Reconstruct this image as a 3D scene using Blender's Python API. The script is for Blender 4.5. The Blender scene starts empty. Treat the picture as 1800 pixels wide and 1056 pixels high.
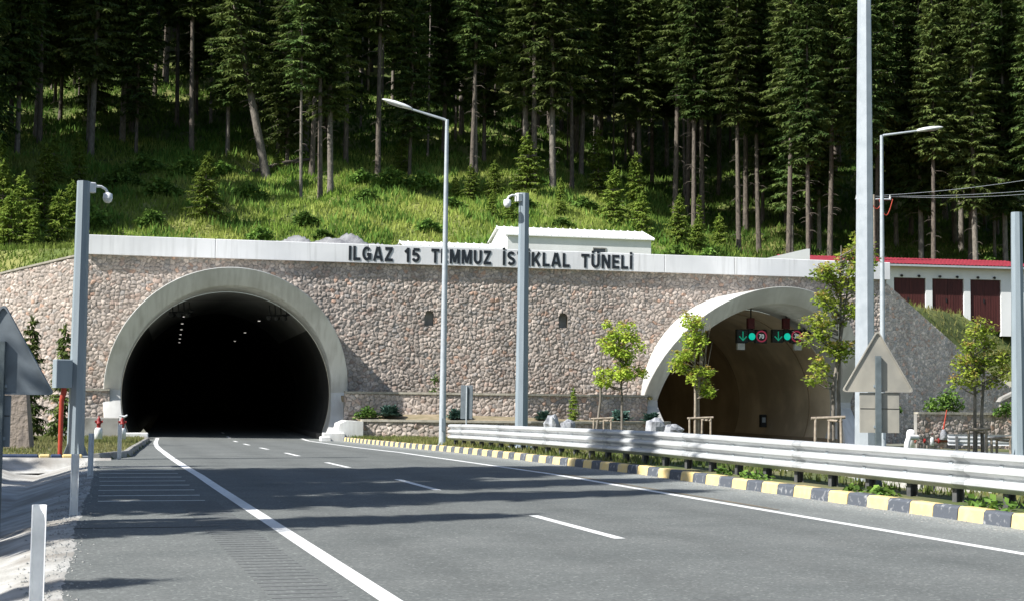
import bpy, math, random
import numpy as np
from mathutils import Vector, Matrix
R = random.Random(7)
RN = np.random.default_rng(7)
SC = bpy.context.scene
COL = SC.collection
rad = math.radians

# ------------------------------------------------------------------ helpers
class MB:
    """collects shapes that become ONE mesh object"""
    def __init__(s): s.v = []; s.f = []; s.m = []; s.sm = []
    def add(s, vs, fs, mi=0, smooth=False):
        b = len(s.v); s.v += [tuple(p) for p in vs]
        for q in fs:
            s.f.append([b + i for i in q]); s.m.append(mi); s.sm.append(smooth)
        return s
    def box(s, x0, x1, y0, y1, z0, z1, mi=0):
        return s.add([(x0,y0,z0),(x1,y0,z0),(x1,y1,z0),(x0,y1,z0),(x0,y0,z1),(x1,y0,z1),(x1,y1,z1),(x0,y1,z1)],
            [(0,3,2,1),(4,5,6,7),(0,1,5,4),(1,2,6,5),(2,3,7,6),(3,0,4,7)], mi)
    def bbox(s, x0, x1, y0, y1, z0, z1, b=.02, mi=0):
        """box with chamfered vertical and top edges"""
        def ring(i, z): return [(x0+i,y0+b,z),(x0+b,y0+i,z),(x1-b,y0+i,z),(x1-i,y0+b,z),(x1-i,y1-b,z),(x1-b,y1-i,z),(x0+b,y1-i,z),(x0+i,y1-b,z)]
        v = ring(0,z0)+ring(0,z1-b)+[(x0+b+(p[0]-x0-b)*.98 if 0 else min(max(p[0],x0+b),x1-b), min(max(p[1],y0+b),y1-b), z1) for p in ring(0,z1)]
        f = [tuple(range(7,-1,-1)), tuple(range(16,24))]
        for k in (0,8):
            for i in range(8): f.append((k+i,k+(i+1)%8,k+8+(i+1)%8,k+8+i))
        return s.add(v, f, mi)
    def prism(s, poly, y0, y1, mi=0):
        """polygon in x,z pushed along y"""
        n = len(poly)
        v = [(p[0],y0,p[1]) for p in poly]+[(p[0],y1,p[1]) for p in poly]
        f = [tuple(range(n)), tuple(range(2*n-1,n-1,-1))]+[(i,n+i,n+(i+1)%n,(i+1)%n) for i in range(n)]
        return s.add(v, f, mi)
    def slab(s, poly, z0, z1, mi=0):
        n = len(poly)
        v = [(p[0],p[1],z0) for p in poly]+[(p[0],p[1],z1) for p in poly]
        f = [tuple(range(n-1,-1,-1)), tuple(range(n,2*n))]+[(i,(i+1)%n,n+(i+1)%n,n+i) for i in range(n)]
        return s.add(v, f, mi)
    def tube(s, pts, rs, n=8, mi=0, smooth=True, cap=True):
        pts = [Vector(p) for p in pts]
        if not hasattr(rs,'__len__'): rs = [rs]*len(pts)
        vs = []; prev = None
        for i,p in enumerate(pts):
            d = (pts[min(i+1,len(pts)-1)]-pts[max(i-1,0)]).normalized()
            if prev is None:
                a = Vector((1,0,0)) if abs(d.x)<.9 else Vector((0,1,0))
                prev = (a-d*a.dot(d)).normalized()
            else: prev = (prev-d*prev.dot(d)).normalized()
            b = d.cross(prev)
            for k in range(n):
                t = 2*math.pi*(k+.5)/n
                vs.append(p+prev*(math.cos(t)*rs[i])+b*(math.sin(t)*rs[i]))
        fs = []
        for i in range(len(pts)-1):
            for k in range(n): fs.append((i*n+k,i*n+(k+1)%n,(i+1)*n+(k+1)%n,(i+1)*n+k))
        s.add(vs, fs, mi, smooth)
        if cap:
            m = len(pts)-1
            s.add(vs[:n], [tuple(range(n-1,-1,-1))], mi); s.add(vs[m*n:], [tuple(range(n))], mi)
        return s
    def lathe(s, prof, c=(0,0,0), n=14, mi=0, smooth=True):
        vs = [(c[0]+r*math.cos(2*math.pi*k/n), c[1]+r*math.sin(2*math.pi*k/n), c[2]+z) for r,z in prof for k in range(n)]
        fs = [(i*n+k,i*n+(k+1)%n,(i+1)*n+(k+1)%n,(i+1)*n+k) for i in range(len(prof)-1) for k in range(n)]
        return s.add(vs, fs, mi, smooth)
    def ball(s, c, r, n=10, mi=0, sz=1):
        return s.lathe([(max(r*math.sin(math.pi*i/8),.0005), -r*sz*math.cos(math.pi*i/8)) for i in range(9)], c, n, mi)
    def build(s, name, mats, parent=None):
        me = bpy.data.meshes.new(name); me.from_pydata(s.v, [], s.f)
        for m in (mats if isinstance(mats,(list,tuple)) else [mats]): me.materials.append(m)
        me.polygons.foreach_set('material_index', s.m); me.polygons.foreach_set('use_smooth', s.sm); me.update()
        return link(name, me, parent)
def link(name, me, parent=None):
    o = bpy.data.objects.new(name, me); COL.objects.link(o)
    if parent is not None: o.parent = parent
    return o
def npmesh(name, V, F, mats, parent=None, col=None, smooth=False):
    """mesh from arrays; F is (n,k)"""
    me = bpy.data.meshes.new(name); k = F.shape[1]
    me.vertices.add(len(V)); me.vertices.foreach_set('co', np.asarray(V,np.float32).ravel())
    me.loops.add(F.size); me.loops.foreach_set('vertex_index', F.astype(np.int32).ravel())
    me.polygons.add(len(F)); me.polygons.foreach_set('loop_start', np.arange(0,F.size,k,dtype=np.int32))
    me.polygons.foreach_set('use_smooth', np.full(len(F),smooth))
    for m in (mats if isinstance(mats,(list,tuple)) else [mats]): me.materials.append(m)
    if col is not None:
        a = me.color_attributes.new('Col','FLOAT_COLOR','POINT')
        a.data.foreach_set('color', np.concatenate([col,np.ones((len(col),1))],1).astype(np.float32).ravel())
    me.update(calc_edges=True); me.validate()
    return link(name, me, parent)
def tag(o, label=None, cat=None, group=None, kind=None):
    if label: o['label'] = label
    if cat: o['category'] = cat
    if group: o['group'] = group
    if kind: o['kind'] = kind
    return o
def thing(name, label, cat, loc=(0,0,0), rz=0, group=None):
    o = bpy.data.objects.new(name, None); COL.objects.link(o); o.empty_display_size = .3
    o.location = loc; o.rotation_euler = (0,0,rz)
    return tag(o, label, cat, group)
def dup(root, loc, rz=0, sc=1, label=None, group=None):
    r = root.copy(); COL.objects.link(r); r.location = loc; r.rotation_euler = (root.rotation_euler[0],root.rotation_euler[1],rz)
    r.scale = (sc,sc,sc) if not hasattr(sc,'__len__') else sc
    if label: r['label'] = label
    if group: r['group'] = group
    for ch in list(root.children):
        c = ch.copy(); COL.objects.link(c); c.parent = r
        for g in list(ch.children):
            d = g.copy(); COL.objects.link(d); d.parent = c
    return r

# ------------------------------------------------------------------ materials
MATS = {}
def M(name, c1, c2=None, scale=4., rough=.8, bump=0., bscale=None, metal=0., stretch=(1,1,1), lo=.35, hi=.65, spec=.3, detail=6, c3=None, s3=.4):
    m = bpy.data.materials.new(name); m.use_nodes = True; n = m.node_tree.nodes; l = m.node_tree.links
    b = n['Principled BSDF']; b.inputs['Roughness'].default_value = rough; b.inputs['Metallic'].default_value = metal
    b.inputs['Specular IOR Level'].default_value = spec; b.inputs['Base Color'].default_value = (*c1,1)
    tc = n.new('ShaderNodeTexCoord'); mp = n.new('ShaderNodeMapping'); mp.inputs['Scale'].default_value = stretch
    l.new(tc.outputs['Object'], mp.inputs[0])
    out = None
    if c2:
        t = n.new('ShaderNodeTexNoise'); t.inputs['Scale'].default_value = scale; t.inputs['Detail'].default_value = detail
        l.new(mp.outputs[0], t.inputs['Vector'])
        r = n.new('ShaderNodeValToRGB'); r.color_ramp.elements[0].position = lo; r.color_ramp.elements[1].position = hi
        r.color_ramp.elements[0].color = (*c1,1); r.color_ramp.elements[1].color = (*c2,1)
        l.new(t.outputs['Fac'], r.inputs[0]); out = r.outputs[0]
        if c3:
            t3 = n.new('ShaderNodeTexNoise'); t3.inputs['Scale'].default_value = s3; t3.inputs['Detail'].default_value = 4
            l.new(tc.outputs['Object'], t3.inputs['Vector'])
            r3 = n.new('ShaderNodeValToRGB'); r3.color_ramp.elements[0].position = .45; r3.color_ramp.elements[1].position = .62
            l.new(t3.outputs['Fac'], r3.inputs[0])
            mx = n.new('ShaderNodeMixRGB'); mx.inputs[2].default_value = (*c3,1)
            l.new(r3.outputs[0], mx.inputs[0]); l.new(out, mx.inputs[1]); out = mx.outputs[0]
        l.new(out, b.inputs['Base Color'])
    if bump:
        t2 = n.new('ShaderNodeTexNoise'); t2.inputs['Scale'].default_value = bscale or scale*3; t2.inputs['Detail'].default_value = 6
        l.new(tc.outputs['Object'], t2.inputs['Vector'])
        bp = n.new('ShaderNodeBump'); bp.inputs['Strength'].default_value = 1; bp.inputs['Distance'].default_value = bump
        l.new(t2.outputs['Fac'], bp.inputs['Height']); l.new(bp.outputs[0], b.inputs['Normal'])
    MATS[name] = m
    return m
def leafmat(name, c1, c2, scale=1.5, trans=.35, attr=False):
    m = bpy.data.materials.new(name); m.use_nodes = True; n = m.node_tree.nodes; l = m.node_tree.links
    n.remove(n['Principled BSDF'])
    tc = n.new('ShaderNodeTexCoord'); t = n.new('ShaderNodeTexNoise'); t.inputs['Scale'].default_value = scale; t.inputs['Detail'].default_value = 3
    l.new(tc.outputs['Object'], t.inputs['Vector'])
    r = n.new('ShaderNodeValToRGB'); r.color_ramp.elements[0].position = .38; r.color_ramp.elements[1].position = .62
    r.color_ramp.elements[0].color = (*c1,1); r.color_ramp.elements[1].color = (*c2,1)
    l.new(t.outputs['Fac'], r.inputs[0]); c = r.outputs[0]
    if attr:
        a = n.new('ShaderNodeAttribute'); a.attribute_name = 'Col'; c = a.outputs['Color']
    oi = n.new('ShaderNodeObjectInfo'); mr = n.new('ShaderNodeMapRange'); mr.inputs['To Min'].default_value = .7; mr.inputs['To Max'].default_value = 1.3
    l.new(oi.outputs['Random'], mr.inputs['Value']); vm = n.new('ShaderNodeVectorMath'); vm.operation = 'SCALE'
    if not attr:
        l.new(c, vm.inputs[0]); l.new(mr.outputs[0], vm.inputs['Scale']); c = vm.outputs[0]
    d = n.new('ShaderNodeBsdfDiffuse'); tr = n.new('ShaderNodeBsdfTranslucent'); mx = n.new('ShaderNodeMixShader')
    mx.inputs[0].default_value = trans
    l.new(c, d.inputs[0]); l.new(c, tr.inputs[0]); l.new(d.outputs[0], mx.inputs[1]); l.new(tr.outputs[0], mx.inputs[2])
    l.new(mx.outputs[0], n['Material Output'].inputs[0])
    MATS[name] = m
    return m
def attrmat(name, rough=.85, nscale=14., bump=.006):
    m = bpy.data.materials.new(name); m.use_nodes = True; n = m.node_tree.nodes; l = m.node_tree.links
    b = n['Principled BSDF']; b.inputs['Roughness'].default_value = rough; b.inputs['Specular IOR Level'].default_value = .2
    a = n.new('ShaderNodeAttribute'); a.attribute_name = 'Col'
    tc = n.new('ShaderNodeTexCoord'); t = n.new('ShaderNodeTexNoise'); t.inputs['Scale'].default_value = nscale; t.inputs['Detail'].default_value = 6
    l.new(tc.outputs['Object'], t.inputs['Vector'])
    mr = n.new('ShaderNodeMapRange'); mr.inputs['From Min'].default_value = .3; mr.inputs['From Max'].default_value = .7
    mr.inputs['To Min'].default_value = .72; mr.inputs['To Max'].default_value = 1.18
    l.new(t.outputs['Fac'], mr.inputs['Value'])
    mp = n.new('ShaderNodeMapping'); mp.inputs['Scale'].default_value = (.9,.9,.16); l.new(tc.outputs['Object'], mp.inputs[0])
    t2 = n.new('ShaderNodeTexNoise'); t2.inputs['Scale'].default_value = .7; t2.inputs['Detail'].default_value = 5; l.new(mp.outputs[0], t2.inputs['Vector'])
    m2 = n.new('ShaderNodeMapRange'); m2.inputs['From Min'].default_value = .35; m2.inputs['From Max'].default_value = .65; m2.inputs['To Min'].default_value = .84; m2.inputs['To Max'].default_value = 1.08
    l.new(t2.outputs['Fac'], m2.inputs['Value']); mm = n.new('ShaderNodeMath'); mm.operation = 'MULTIPLY'; l.new(mr.outputs[0], mm.inputs[0]); l.new(m2.outputs[0], mm.inputs[1]); mr = mm
    mx = n.new('ShaderNodeVectorMath'); mx.operation = 'SCALE'
    l.new(a.outputs['Color'], mx.inputs[0]); l.new(mr.outputs[0], mx.inputs['Scale'])
    l.new(mx.outputs[0], b.inputs['Base Color'])
    bp = n.new('ShaderNodeBump'); bp.inputs['Distance'].default_value = bump; bp.inputs['Strength'].default_value = 1
    l.new(t.outputs['Fac'], bp.inputs['Height']); l.new(bp.outputs[0], b.inputs['Normal'])
    return m
def emit(name, c, s):
    m = bpy.data.materials.new(name); m.use_nodes = True; b = m.node_tree.nodes['Principled BSDF']
    b.inputs['Base Color'].default_value = (.01,.01,.01,1); b.inputs['Emission Color'].default_value = (*c,1); b.inputs['Emission Strength'].default_value = s
    return m
def asphalt_mat():
    m = M('asphalt', (.120,.129,.125), (.158,.166,.160), .8, .88, .004, 90, spec=.25, lo=.3, hi=.7)
    n = m.node_tree.nodes; l = m.node_tree.links; b = n['Principled BSDF']
    src = b.inputs['Base Color'].links[0].from_socket; tc = [x for x in n if x.type=='TEX_COORD'][0]
    v = n.new('ShaderNodeTexVoronoi'); v.inputs['Scale'].default_value = 42; l.new(tc.outputs['Object'], v.inputs['Vector'])
    sp = n.new('ShaderNodeSeparateColor'); l.new(v.outputs['Color'], sp.inputs[0])
    r = n.new('ShaderNodeValToRGB'); r.color_ramp.interpolation = 'LINEAR'
    r.color_ramp.elements[0].color = (.78,.78,.78,1); r.color_ramp.elements[1].color = (1.14,1.14,1.13,1)
    e = r.color_ramp.elements.new(.93); e.color = (1.1,1.1,1.1,1); e2 = r.color_ramp.elements[-1]; e2.color = (1.75,1.75,1.7,1)
    l.new(sp.outputs[0], r.inputs[0])
    mx = n.new('ShaderNodeMixRGB'); mx.blend_type = 'MULTIPLY'; mx.inputs[0].default_value = 1
    l.new(src, mx.inputs[1]); l.new(r.outputs[0], mx.inputs[2])
    # dust and wheel tracks across the carriageway
    a = n.new('ShaderNodeAttribute'); a.attribute_name = 'Col'
    mx2 = n.new('ShaderNodeMixRGB'); mx2.blend_type = 'MULTIPLY'; mx2.inputs[0].default_value = 1
    l.new(mx.outputs[0], mx2.inputs[1]); l.new(a.outputs['Color'], mx2.inputs[2]); l.new(mx2.outputs[0], b.inputs['Base Color'])
    return m
m_asph = asphalt_mat()
m_white = M('road_paint', (.74,.74,.72), (.42,.42,.41), 11, .75, .002, 60, lo=.54, hi=.74, c3=(.62,.62,.6), s3=.5)
m_yline = M('old_yellow_paint', (.2,.15,.08), (.11,.1,.09), 5, .85)
m_ridge = M('rumble_asphalt', (.118,.124,.122), (.152,.156,.153), 20, .95)
m_crack = M('crack_filler', (.02,.02,.02), None, rough=.7)
m_ky = M('kerb_yellow', (.72,.54,.23), (.60,.49,.30), 6, .75, .006, 30, lo=.45, hi=.75)
m_kb = M('kerb_black', (.09,.10,.118), (.34,.345,.35), 9, .75, .006, 30, lo=.57, hi=.72)
m_conc = M('grey_concrete', (.36,.35,.32), (.26,.25,.23), 1.2, .9, .01, 20, c3=(.2,.19,.17), s3=.7)
m_gut = M('channel_concrete', (.5,.49,.46), (.34,.33,.3), 2.5, .9, .012, 25, c3=(.28,.26,.23), s3=.8)
m_ring = M('portal_concrete', (.66,.66,.64), (.48,.475,.45), 2.2, .85, .004, 12, stretch=(2.2,.5,.22), lo=.42, hi=.8, c3=(.46,.455,.43), s3=.28)
m_para = M('parapet_paint', (.70,.70,.70), (.46,.46,.45), 1.6, .8, .003, 9, stretch=(3.2,1,.22), lo=.5, hi=.85, c3=(.58,.585,.59), s3=.22)
m_cope = M('coping_concrete', (.40,.37,.31), (.27,.25,.2), 3, .9, .01, 20)
m_lindk = M('shade_dark_lining', (.05,.048,.046), (.07,.067,.062), .7, .8)  # near-black: the darkness inside the tunnel is put into the lining colour
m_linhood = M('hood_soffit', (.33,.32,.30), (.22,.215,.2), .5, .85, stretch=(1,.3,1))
m_linbei = M('beige_lining', (.78,.65,.47), (.60,.49,.34), .55, .7, .003, 8, lo=.35, hi=.75, c3=(.52,.42,.29), s3=.35)
m_linbro = M('brown_lining', (.42,.32,.21), (.3,.23,.15), .5, .8)
m_stone = attrmat('rubble_stone')
m_rock = M('marble_rock', (.38,.39,.41), (.16,.165,.18), 2.4, .8, .05, 5)
m_galv = M('galvanised_steel', (.44,.475,.50), (.37,.405,.43), 5, .5, metal=.25, spec=.4)
m_pole = M('pole_grey_paint', (.245,.29,.32), (.21,.25,.28), 3, .5, spec=.4, stretch=(2,2,.3))
m_postd = M('weathered_post', (.12,.145,.155), (.08,.1,.105), 6, .6)
m_rail = M('rail_galvanised', (.58,.595,.60), (.45,.46,.465), 2.2, .42, metal=.15, stretch=(1,.4,3), spec=.5)
m_lap = M('lap_steel', (.46,.475,.48), (.34,.35,.355), 5, .45, metal=.15)
m_post = M('post_steel', (.13,.13,.13), (.08,.08,.08), 6, .6, metal=.2)
m_signb = M('sign_back', (.37,.345,.29), (.29,.275,.235), 3, .6, spec=.3, stretch=(1,1,.4), c3=(.25,.24,.21), s3=1.6)
m_signd = M('sign_back_grey', (.15,.175,.195), (.105,.125,.14), 4, .6, lo=.45, hi=.7)
m_dark = M('dark_plastic', (.02,.021,.022), None, rough=.5)
m_letter = M('letter_black', (.012,.016,.022), (.02,.025,.03), 5, .5)
m_whitep = M('white_plastic', (.78,.79,.79), (.66,.67,.67), 6, .5)
m_bldg = M('white_render', (.74,.74,.735), (.66,.66,.65), .8, .85, .002, 12, stretch=(1,1,.4))
m_roofw = M('white_roof', (.82,.82,.81), (.74,.74,.73), 2, .6)
m_roofr = M('red_tile', (.27,.028,.045), (.2,.025,.035), 3, .65, spec=.3)
m_doorb = M('brown_door', (.075,.02,.018), (.05,.014,.013), 2, .6, stretch=(4,4,.4))
m_glass = M('dark_pane', (.03,.035,.04), None, rough=.15, spec=.6)
m_red = M('red_paint', (.30,.03,.028), (.2,.02,.02), 6, .5)
m_orange = M('orange_pipe', (.42,.055,.03), (.32,.045,.025), 4, .5)
m_bark = M('spruce_bark', (.15,.125,.10), (.07,.06,.05), 5, .95, .03, 9, stretch=(2,2,.5))
m_barkg = M('grey_bark', (.22,.195,.165), (.11,.098,.082), 5, .95, .02, 9, stretch=(2,2,.6))
m_twig = M('dead_twig', (.13,.11,.09), None, rough=.95)
m_stake = M('stake_wood', (.34,.29,.23), (.22,.18,.14), 8, .9)
m_spr = leafmat('spruce_needles', (.055,.098,.03), (.12,.165,.048), 1.1, .25)
m_spr2 = leafmat('spruce_needles_olive', (.065,.10,.031), (.14,.175,.052), 1.1, .25)
m_sap = leafmat('fir_sapling_needles', (.10,.16,.028), (.22,.28,.055), 2.2, .3)
m_blue = leafmat('blue_spruce_needles', (.06,.13,.10), (.12,.2,.17), 5, .15)
m_maple = leafmat('maple_leaf', (.27,.39,.055), (.47,.55,.095), 2.5, .45)
m_mapler = leafmat('maple_new_leaf', (.42,.28,.09), (.42,.42,.1), 3, .45)
m_bush = leafmat('bush_leaf', (.09,.17,.04), (.18,.29,.06), 2, .3)
m_grassb = leafmat('grass_blade', (0,0,0), (1,1,1), 1, .4, attr=True)
m_soil = M('dry_soil', (.30,.24,.16), (.2,.17,.1), 2, .95, .02, 14)
m_ground = M('grassy_soil', (.10,.115,.045), (.19,.165,.09), .9, .95, .03, 9, c3=(.075,.10,.03), s3=.25)
m_hill = M('hill_turf', (.11,.15,.035), (.22,.22,.07), .35, .95, .05, 4, c3=(.06,.085,.022), s3=.11)
m_shot = M('grey_gravel', (.25,.255,.26), (.16,.16,.17), 1.5, .95, .08, 5)

# ------------------------------------------------------------------ the lie of the land
PR = [(-20,0),(30,0),(38,-.08),(46.6,-.18),(55,-.33),(64,-.48),(74,-.65),(400,-.65)]
def gz(Y): return np.interp(Y,[a for a,b in PR],[b for a,b in PR])
def bend(Y): return .00065*np.maximum(np.minimum(Y,77)-25,0)**2+np.maximum(Y-77,0)*math.tan(rad(3.6))
def kerbx(Y): return 11.72+.9*bend(Y)
def leftx(Y): return np.interp(Y,[-20,12,20,28,38.9,39.1,42,70,77,400],[-.25,-.08,.08,.35,.55,.75,1.6,3.5,3.6,3.6])+np.maximum(Y-77,0)*math.tan(rad(3.6))
AN = rad(-3.6)
E1 = Vector((math.cos(AN),math.sin(AN),0)); NF = Vector((math.sin(AN),-math.cos(AN),0)); A0 = Vector((.57,79.7,0))
def W(U,V,Z): return A0+E1*U+NF*V+Vector((0,0,Z))
LP = [(0,9.3),(9,9.4),(13,10.9),(20,14.0),(30,17.6),(50,25.4),(70,33),(100,46),(160,75),(260,120)]
RP = [(0,7.6),(12,7.4),(20,10.6),(30,14),(50,21.5),(70,29.5),(100,44),(160,75),(260,120)]
def bumps(U,v): return .28*np.sin(U*.53+1.3*np.sin(v*.31))*np.sin(v*.41+.7)+.16*np.sin(U*1.31+v*.77)+.09*np.sin(U*2.7-v*1.9+1)
def hillz(U,v):
    t = np.clip((U-30)/20,0,1); t = t*t*(3-2*t)
    a = np.interp(v,*zip(*LP)); b = np.interp(v,*zip(*RP))
    z = a*(1-t)+b*t+bumps(U,v)*np.clip((v-9)/6,0,1)
    vf = np.where(U<0,.45-math.tan(rad(25))*U,np.where(U>45,.45+math.tan(rad(22))*np.minimum(U-45,14)+np.maximum(U-59,0)*.02,.45))
    d = np.maximum(v-vf,0)
    capl = 8.45+.231*U+d*.75
    capr = np.interp((U-45)/math.cos(rad(22)),[0,.4,6.4,10,16],[8.5,8.2,4.95,3.3,2.6])+d*1.1
    return np.where(U<0,np.minimum(z,capl),np.where(U>45,np.minimum(z,capr),z))
def HW(U,v): return W(U,-v,float(hillz(U,v)))
PORT = thing  # alias kept short
def wallspace(name, label, cat, group=None): return thing(name, label, cat, A0, AN, group)

# ------------------------------------------------------------------ ground, road, markings
def gridmesh(name, xs, ys, zf, mats, kind='structure', keep=None, col=None, xf=None):
    X,Y = np.meshgrid(xs,ys)
    if xf is not None: X = xf(X,Y)
    Z = zf(X,Y); V = np.stack([X,Y,Z],-1).reshape(-1,3)
    nx,ny = len(xs),len(ys); i = np.arange(nx*ny).reshape(ny,nx)
    F = np.stack([i[:-1,:-1],i[:-1,1:],i[1:,1:],i[1:,:-1]],-1).reshape(-1,4)
    if keep is not None: F = F[keep(V[F].mean(1))]
    o = npmesh(name, V, F, mats, col=None if col is None else col(np.meshgrid(xs,ys)[0].reshape(-1),V), smooth=True)
    return tag(o, kind=kind)
def gnd(X,Y):
    k = kerbx(Y); l = leftx(Y); g = gz(Y)
    med = g+.17-.45*np.clip((X-k-6)/14,0,1)+.06*np.sin(X*1.7)*np.sin(Y*.9)*np.clip(X-k-1,0,1)
    left = np.where(Y>39.2, g+.1, g-.62+np.clip((l-X-3.0)*.25,0,3.0))
    z = np.where(X>k+.2, med, np.where(X<l-.02, left, g-.12))
    z = np.where((X>2.3)&(X<k)&(Y>76.2),g-.2,z)
    return z-np.clip((Y-78.6)*10,0,40)
xs = np.concatenate([np.arange(-400,-30,20.),np.arange(-30,-4,2.),np.arange(-4,4.5,.25),np.arange(4.5,11,1.),np.arange(11,20,.25),np.arange(20,60,1.5),np.arange(60,400,20.)])
ys = np.concatenate([np.arange(-400,-10,30.),np.arange(-10,38.5,1.),np.arange(38.5,42,.15),np.arange(42,80.6,1.)])
gridmesh('ground', xs, ys, gnd, m_ground)
def roadcol(U,V):
    # dust near the edges, slightly polished wheel tracks
    c = np.ones_like(U)
    lat = U
    for a in (3.4,5.2,7.05,8.85): c -= .10*np.exp(-((lat-a)/.33)**2)
    c += .32*np.clip((lat-.835),0,.1)*10*np.clip((.93-lat)*0+1,0,1)*0
    c += np.where(lat>9.95,.28,0)+np.clip((lat-10.9)*.6,0,.6)+np.where(lat<2.3,.06,0)
    return np.stack([c*1.0,c*.995,c*.985],1)
lat = np.concatenate([np.arange(0,2.2,.2),np.arange(2.2,10,.15),np.arange(10,12.01,.2)])
def latx(L,Y): 
    l = leftx(Y); k = kerbx(Y)+.03
    mid = 2.4+bend(Y)
    t = np.clip((Y-38.9)/31,0,1)
    lo = l+(mid-l)*L/2.4
    hi = mid+(k-mid)*(L-2.4)/9.6
    return np.where(L<2.4, lo, hi)
gridmesh('road', lat, np.concatenate([np.arange(-12,38.6,.8),np.arange(38.6,42,.2),np.arange(42,175,1.)]), lambda X,Y: gz(Y), m_asph, xf=latx, col=roadcol)
def strip(name, mat, lo, hi, y0, y1, dz=.004, step=.8, kind='structure'):
    n = max(2,int(abs(y1-y0)/step)+1); mb = MB(); 
    for i in range(n):
        Y = y0+(y1-y0)*i/(n-1); b = float(bend(Y)); z = float(gz(Y))+dz
        mb.v += [(lo+b,Y,z),(hi+b,Y,z)]
    mb.f = [(2*i,2*i+1,2*i+3,2*i+2) for i in range(n-1)]; mb.m = [0]*(n-1); mb.sm = [True]*(n-1)
    return mb, name, mat, kind
def paint(*a, **k):
    mb,name,mat,kind = strip(*a, **k); return tag(mb.build(name,mat), kind=kind)
paint('edge_line', m_white, 2.36, 2.54, -8, 78)
paint('edge_line', m_white, 9.74, 9.90, -8, 78)
paint('yellow_line', m_yline, 10.02, 10.1, 20, 34)
for k in range(9):
    y = 16.1+9.0*k*.985; paint('lane_dash', m_white, 6.03, 6.17, y, y+3.35)
mb = MB()
for y in (22.9,24.1,25.45,26.8,28.1,29.4,30.75,32.1,33.4):
    mb.box(.42+.02*(y-23),1.98+.016*(y-23),y,y+.04,.0,.005)
tag(mb.build('transverse_stripes', m_white), kind='structure')
mb = MB()
for k in range(62):
    y = 8+k*.24; mb.box(1.56,2.12,y,y+.1,-.02,.004)
tag(mb.build('rumble_strip', m_ridge), kind='structure')
mb = MB(); mb.box(.05,1.75,18.35,18.38,0,.004); tag(mb.build('road_joint', m_crack), kind='structure')
# right carriageway of the other tunnel
mb = MB()
n = 60
for i in range(n):
    V = 58-i*2.4
    for U in (30.9,42.0):
        p = W(U,V,0); z = -.83+.0*V
        if V>0: z = -.83+min(V*.012,.6)
        mb.v.append((p.x,p.y,z))
mb.f = [(2*i,2*i+1,2*i+3,2*i+2) for i in range(n-1)]; mb.m=[0]*(n-1); mb.sm=[True]*(n-1)
o = mb.build('road', m_asph); a = o.data.color_attributes.new('Col','FLOAT_COLOR','POINT'); a.data.foreach_set('color',[1.0]*(4*len(o.data.vertices))); tag(o, kind='structure')

# kerbs
def kerb(name, label, xf, y0, y1, blk, mats, w=.22, h=.185, side=1, start=0):
    root = thing(name, label, 'kerb', (float(xf(y0)),y0,float(gz(y0))))
    mb = MB(); y = y0; k = start
    while y<y1:
        ye = min(y+blk,y1)
        for (a,b) in ((y+.006,ye-.006),):
            xa,xb = float(xf(a)),float(xf(b)); za,zb = float(gz(a)),float(gz(b)); c=.03
            pr = [(0,-.1),(.03*side,h-c),((.03+c)*side,h),((w)*side,h),(w*side,-.1)]
            vs = [(xa+p,a,za+q) for p,q in pr]+[(xb+p,b,zb+q) for p,q in pr]
            j = R.uniform(-.008,.008); vs = [(p[0]+j,p[1],p[2]+j*.6) for p in vs]
            n = 5; fs = [(i,(i+1)%n,n+(i+1)%n,n+i) for i in range(n)]+[tuple(range(n-1,-1,-1)),tuple(range(n,2*n))]
            mb.add([(p[0]-root.location[0],p[1]-root.location[1],p[2]-root.location[2]) for p in vs], fs, k%len(mats))
        y += blk; k += 1
    mb.build('kerb_stones', mats, root); return root
kerb('painted_kerb','long kerb of yellow and black blocks curving along the right edge of the road', kerbx, 4, 77.5, .605, [m_ky,m_kb])
kerb('concrete_kerb','plain grey kerb edging the small grass island left of the big tunnel mouth', lambda Y: leftx(Y), 39.1, 77, 1.0, [m_conc,m_conc], w=.18, h=.17, side=-1)
root = thing('island_kerb','short yellow and dark blue kerb across the front of the left grass island','kerb',(-5,38.9,-.1))
mb = MB(); x=0; k=0
for wd in (1.1,.9,.8,.5,.95,.28,.28,.5):
    mb.bbox(x+.005,x+wd-.005,0,.2,-.4,.16,.03,k%2); x+=wd; k+=1
mb.build('kerb_stones',[M('kerb_blue',(.03,.05,.11),(.06,.08,.13),6,.75),m_ky],root)

# concrete drainage channel along the left shoulder
prof = [(.16,-.03),(.03,.007),(-.35,-.05),(-1.25,-.33),(-1.75,-.3),(-2.6,-.02),(-3.1,.02)]
Yl = np.arange(-8,38.8,.12)
V = []; 
for Y in Yl:
    l = float(leftx(Y))
    for i,(dx,dz) in enumerate(prof):
        jit = .02*math.sin(Y*1.3)+RN.normal(0,.016) if i==1 else 0
        V.append((l+dx+jit,Y,float(gz(Y))+dz))
n = len(prof); ny = len(Yl); i = np.arange(n*ny).reshape(ny,n)
F = np.stack([i[:-1,:-1],i[1:,:-1],i[1:,1:],i[:-1,1:]],-1).reshape(-1,4)[:, ::-1]
tag(npmesh('drainage_channel',np.array(V),F,m_gut,smooth=True),kind='structure')
mb = MB(); mb.add([(-7,38.85,.02),(1.0,38.85,-.03),(1.0,38.2,-.35),(-7,37.2,-.4)],[(0,3,2,1)]); tag(mb.build('channel_end_slope', m_gut),kind='structure')
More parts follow.
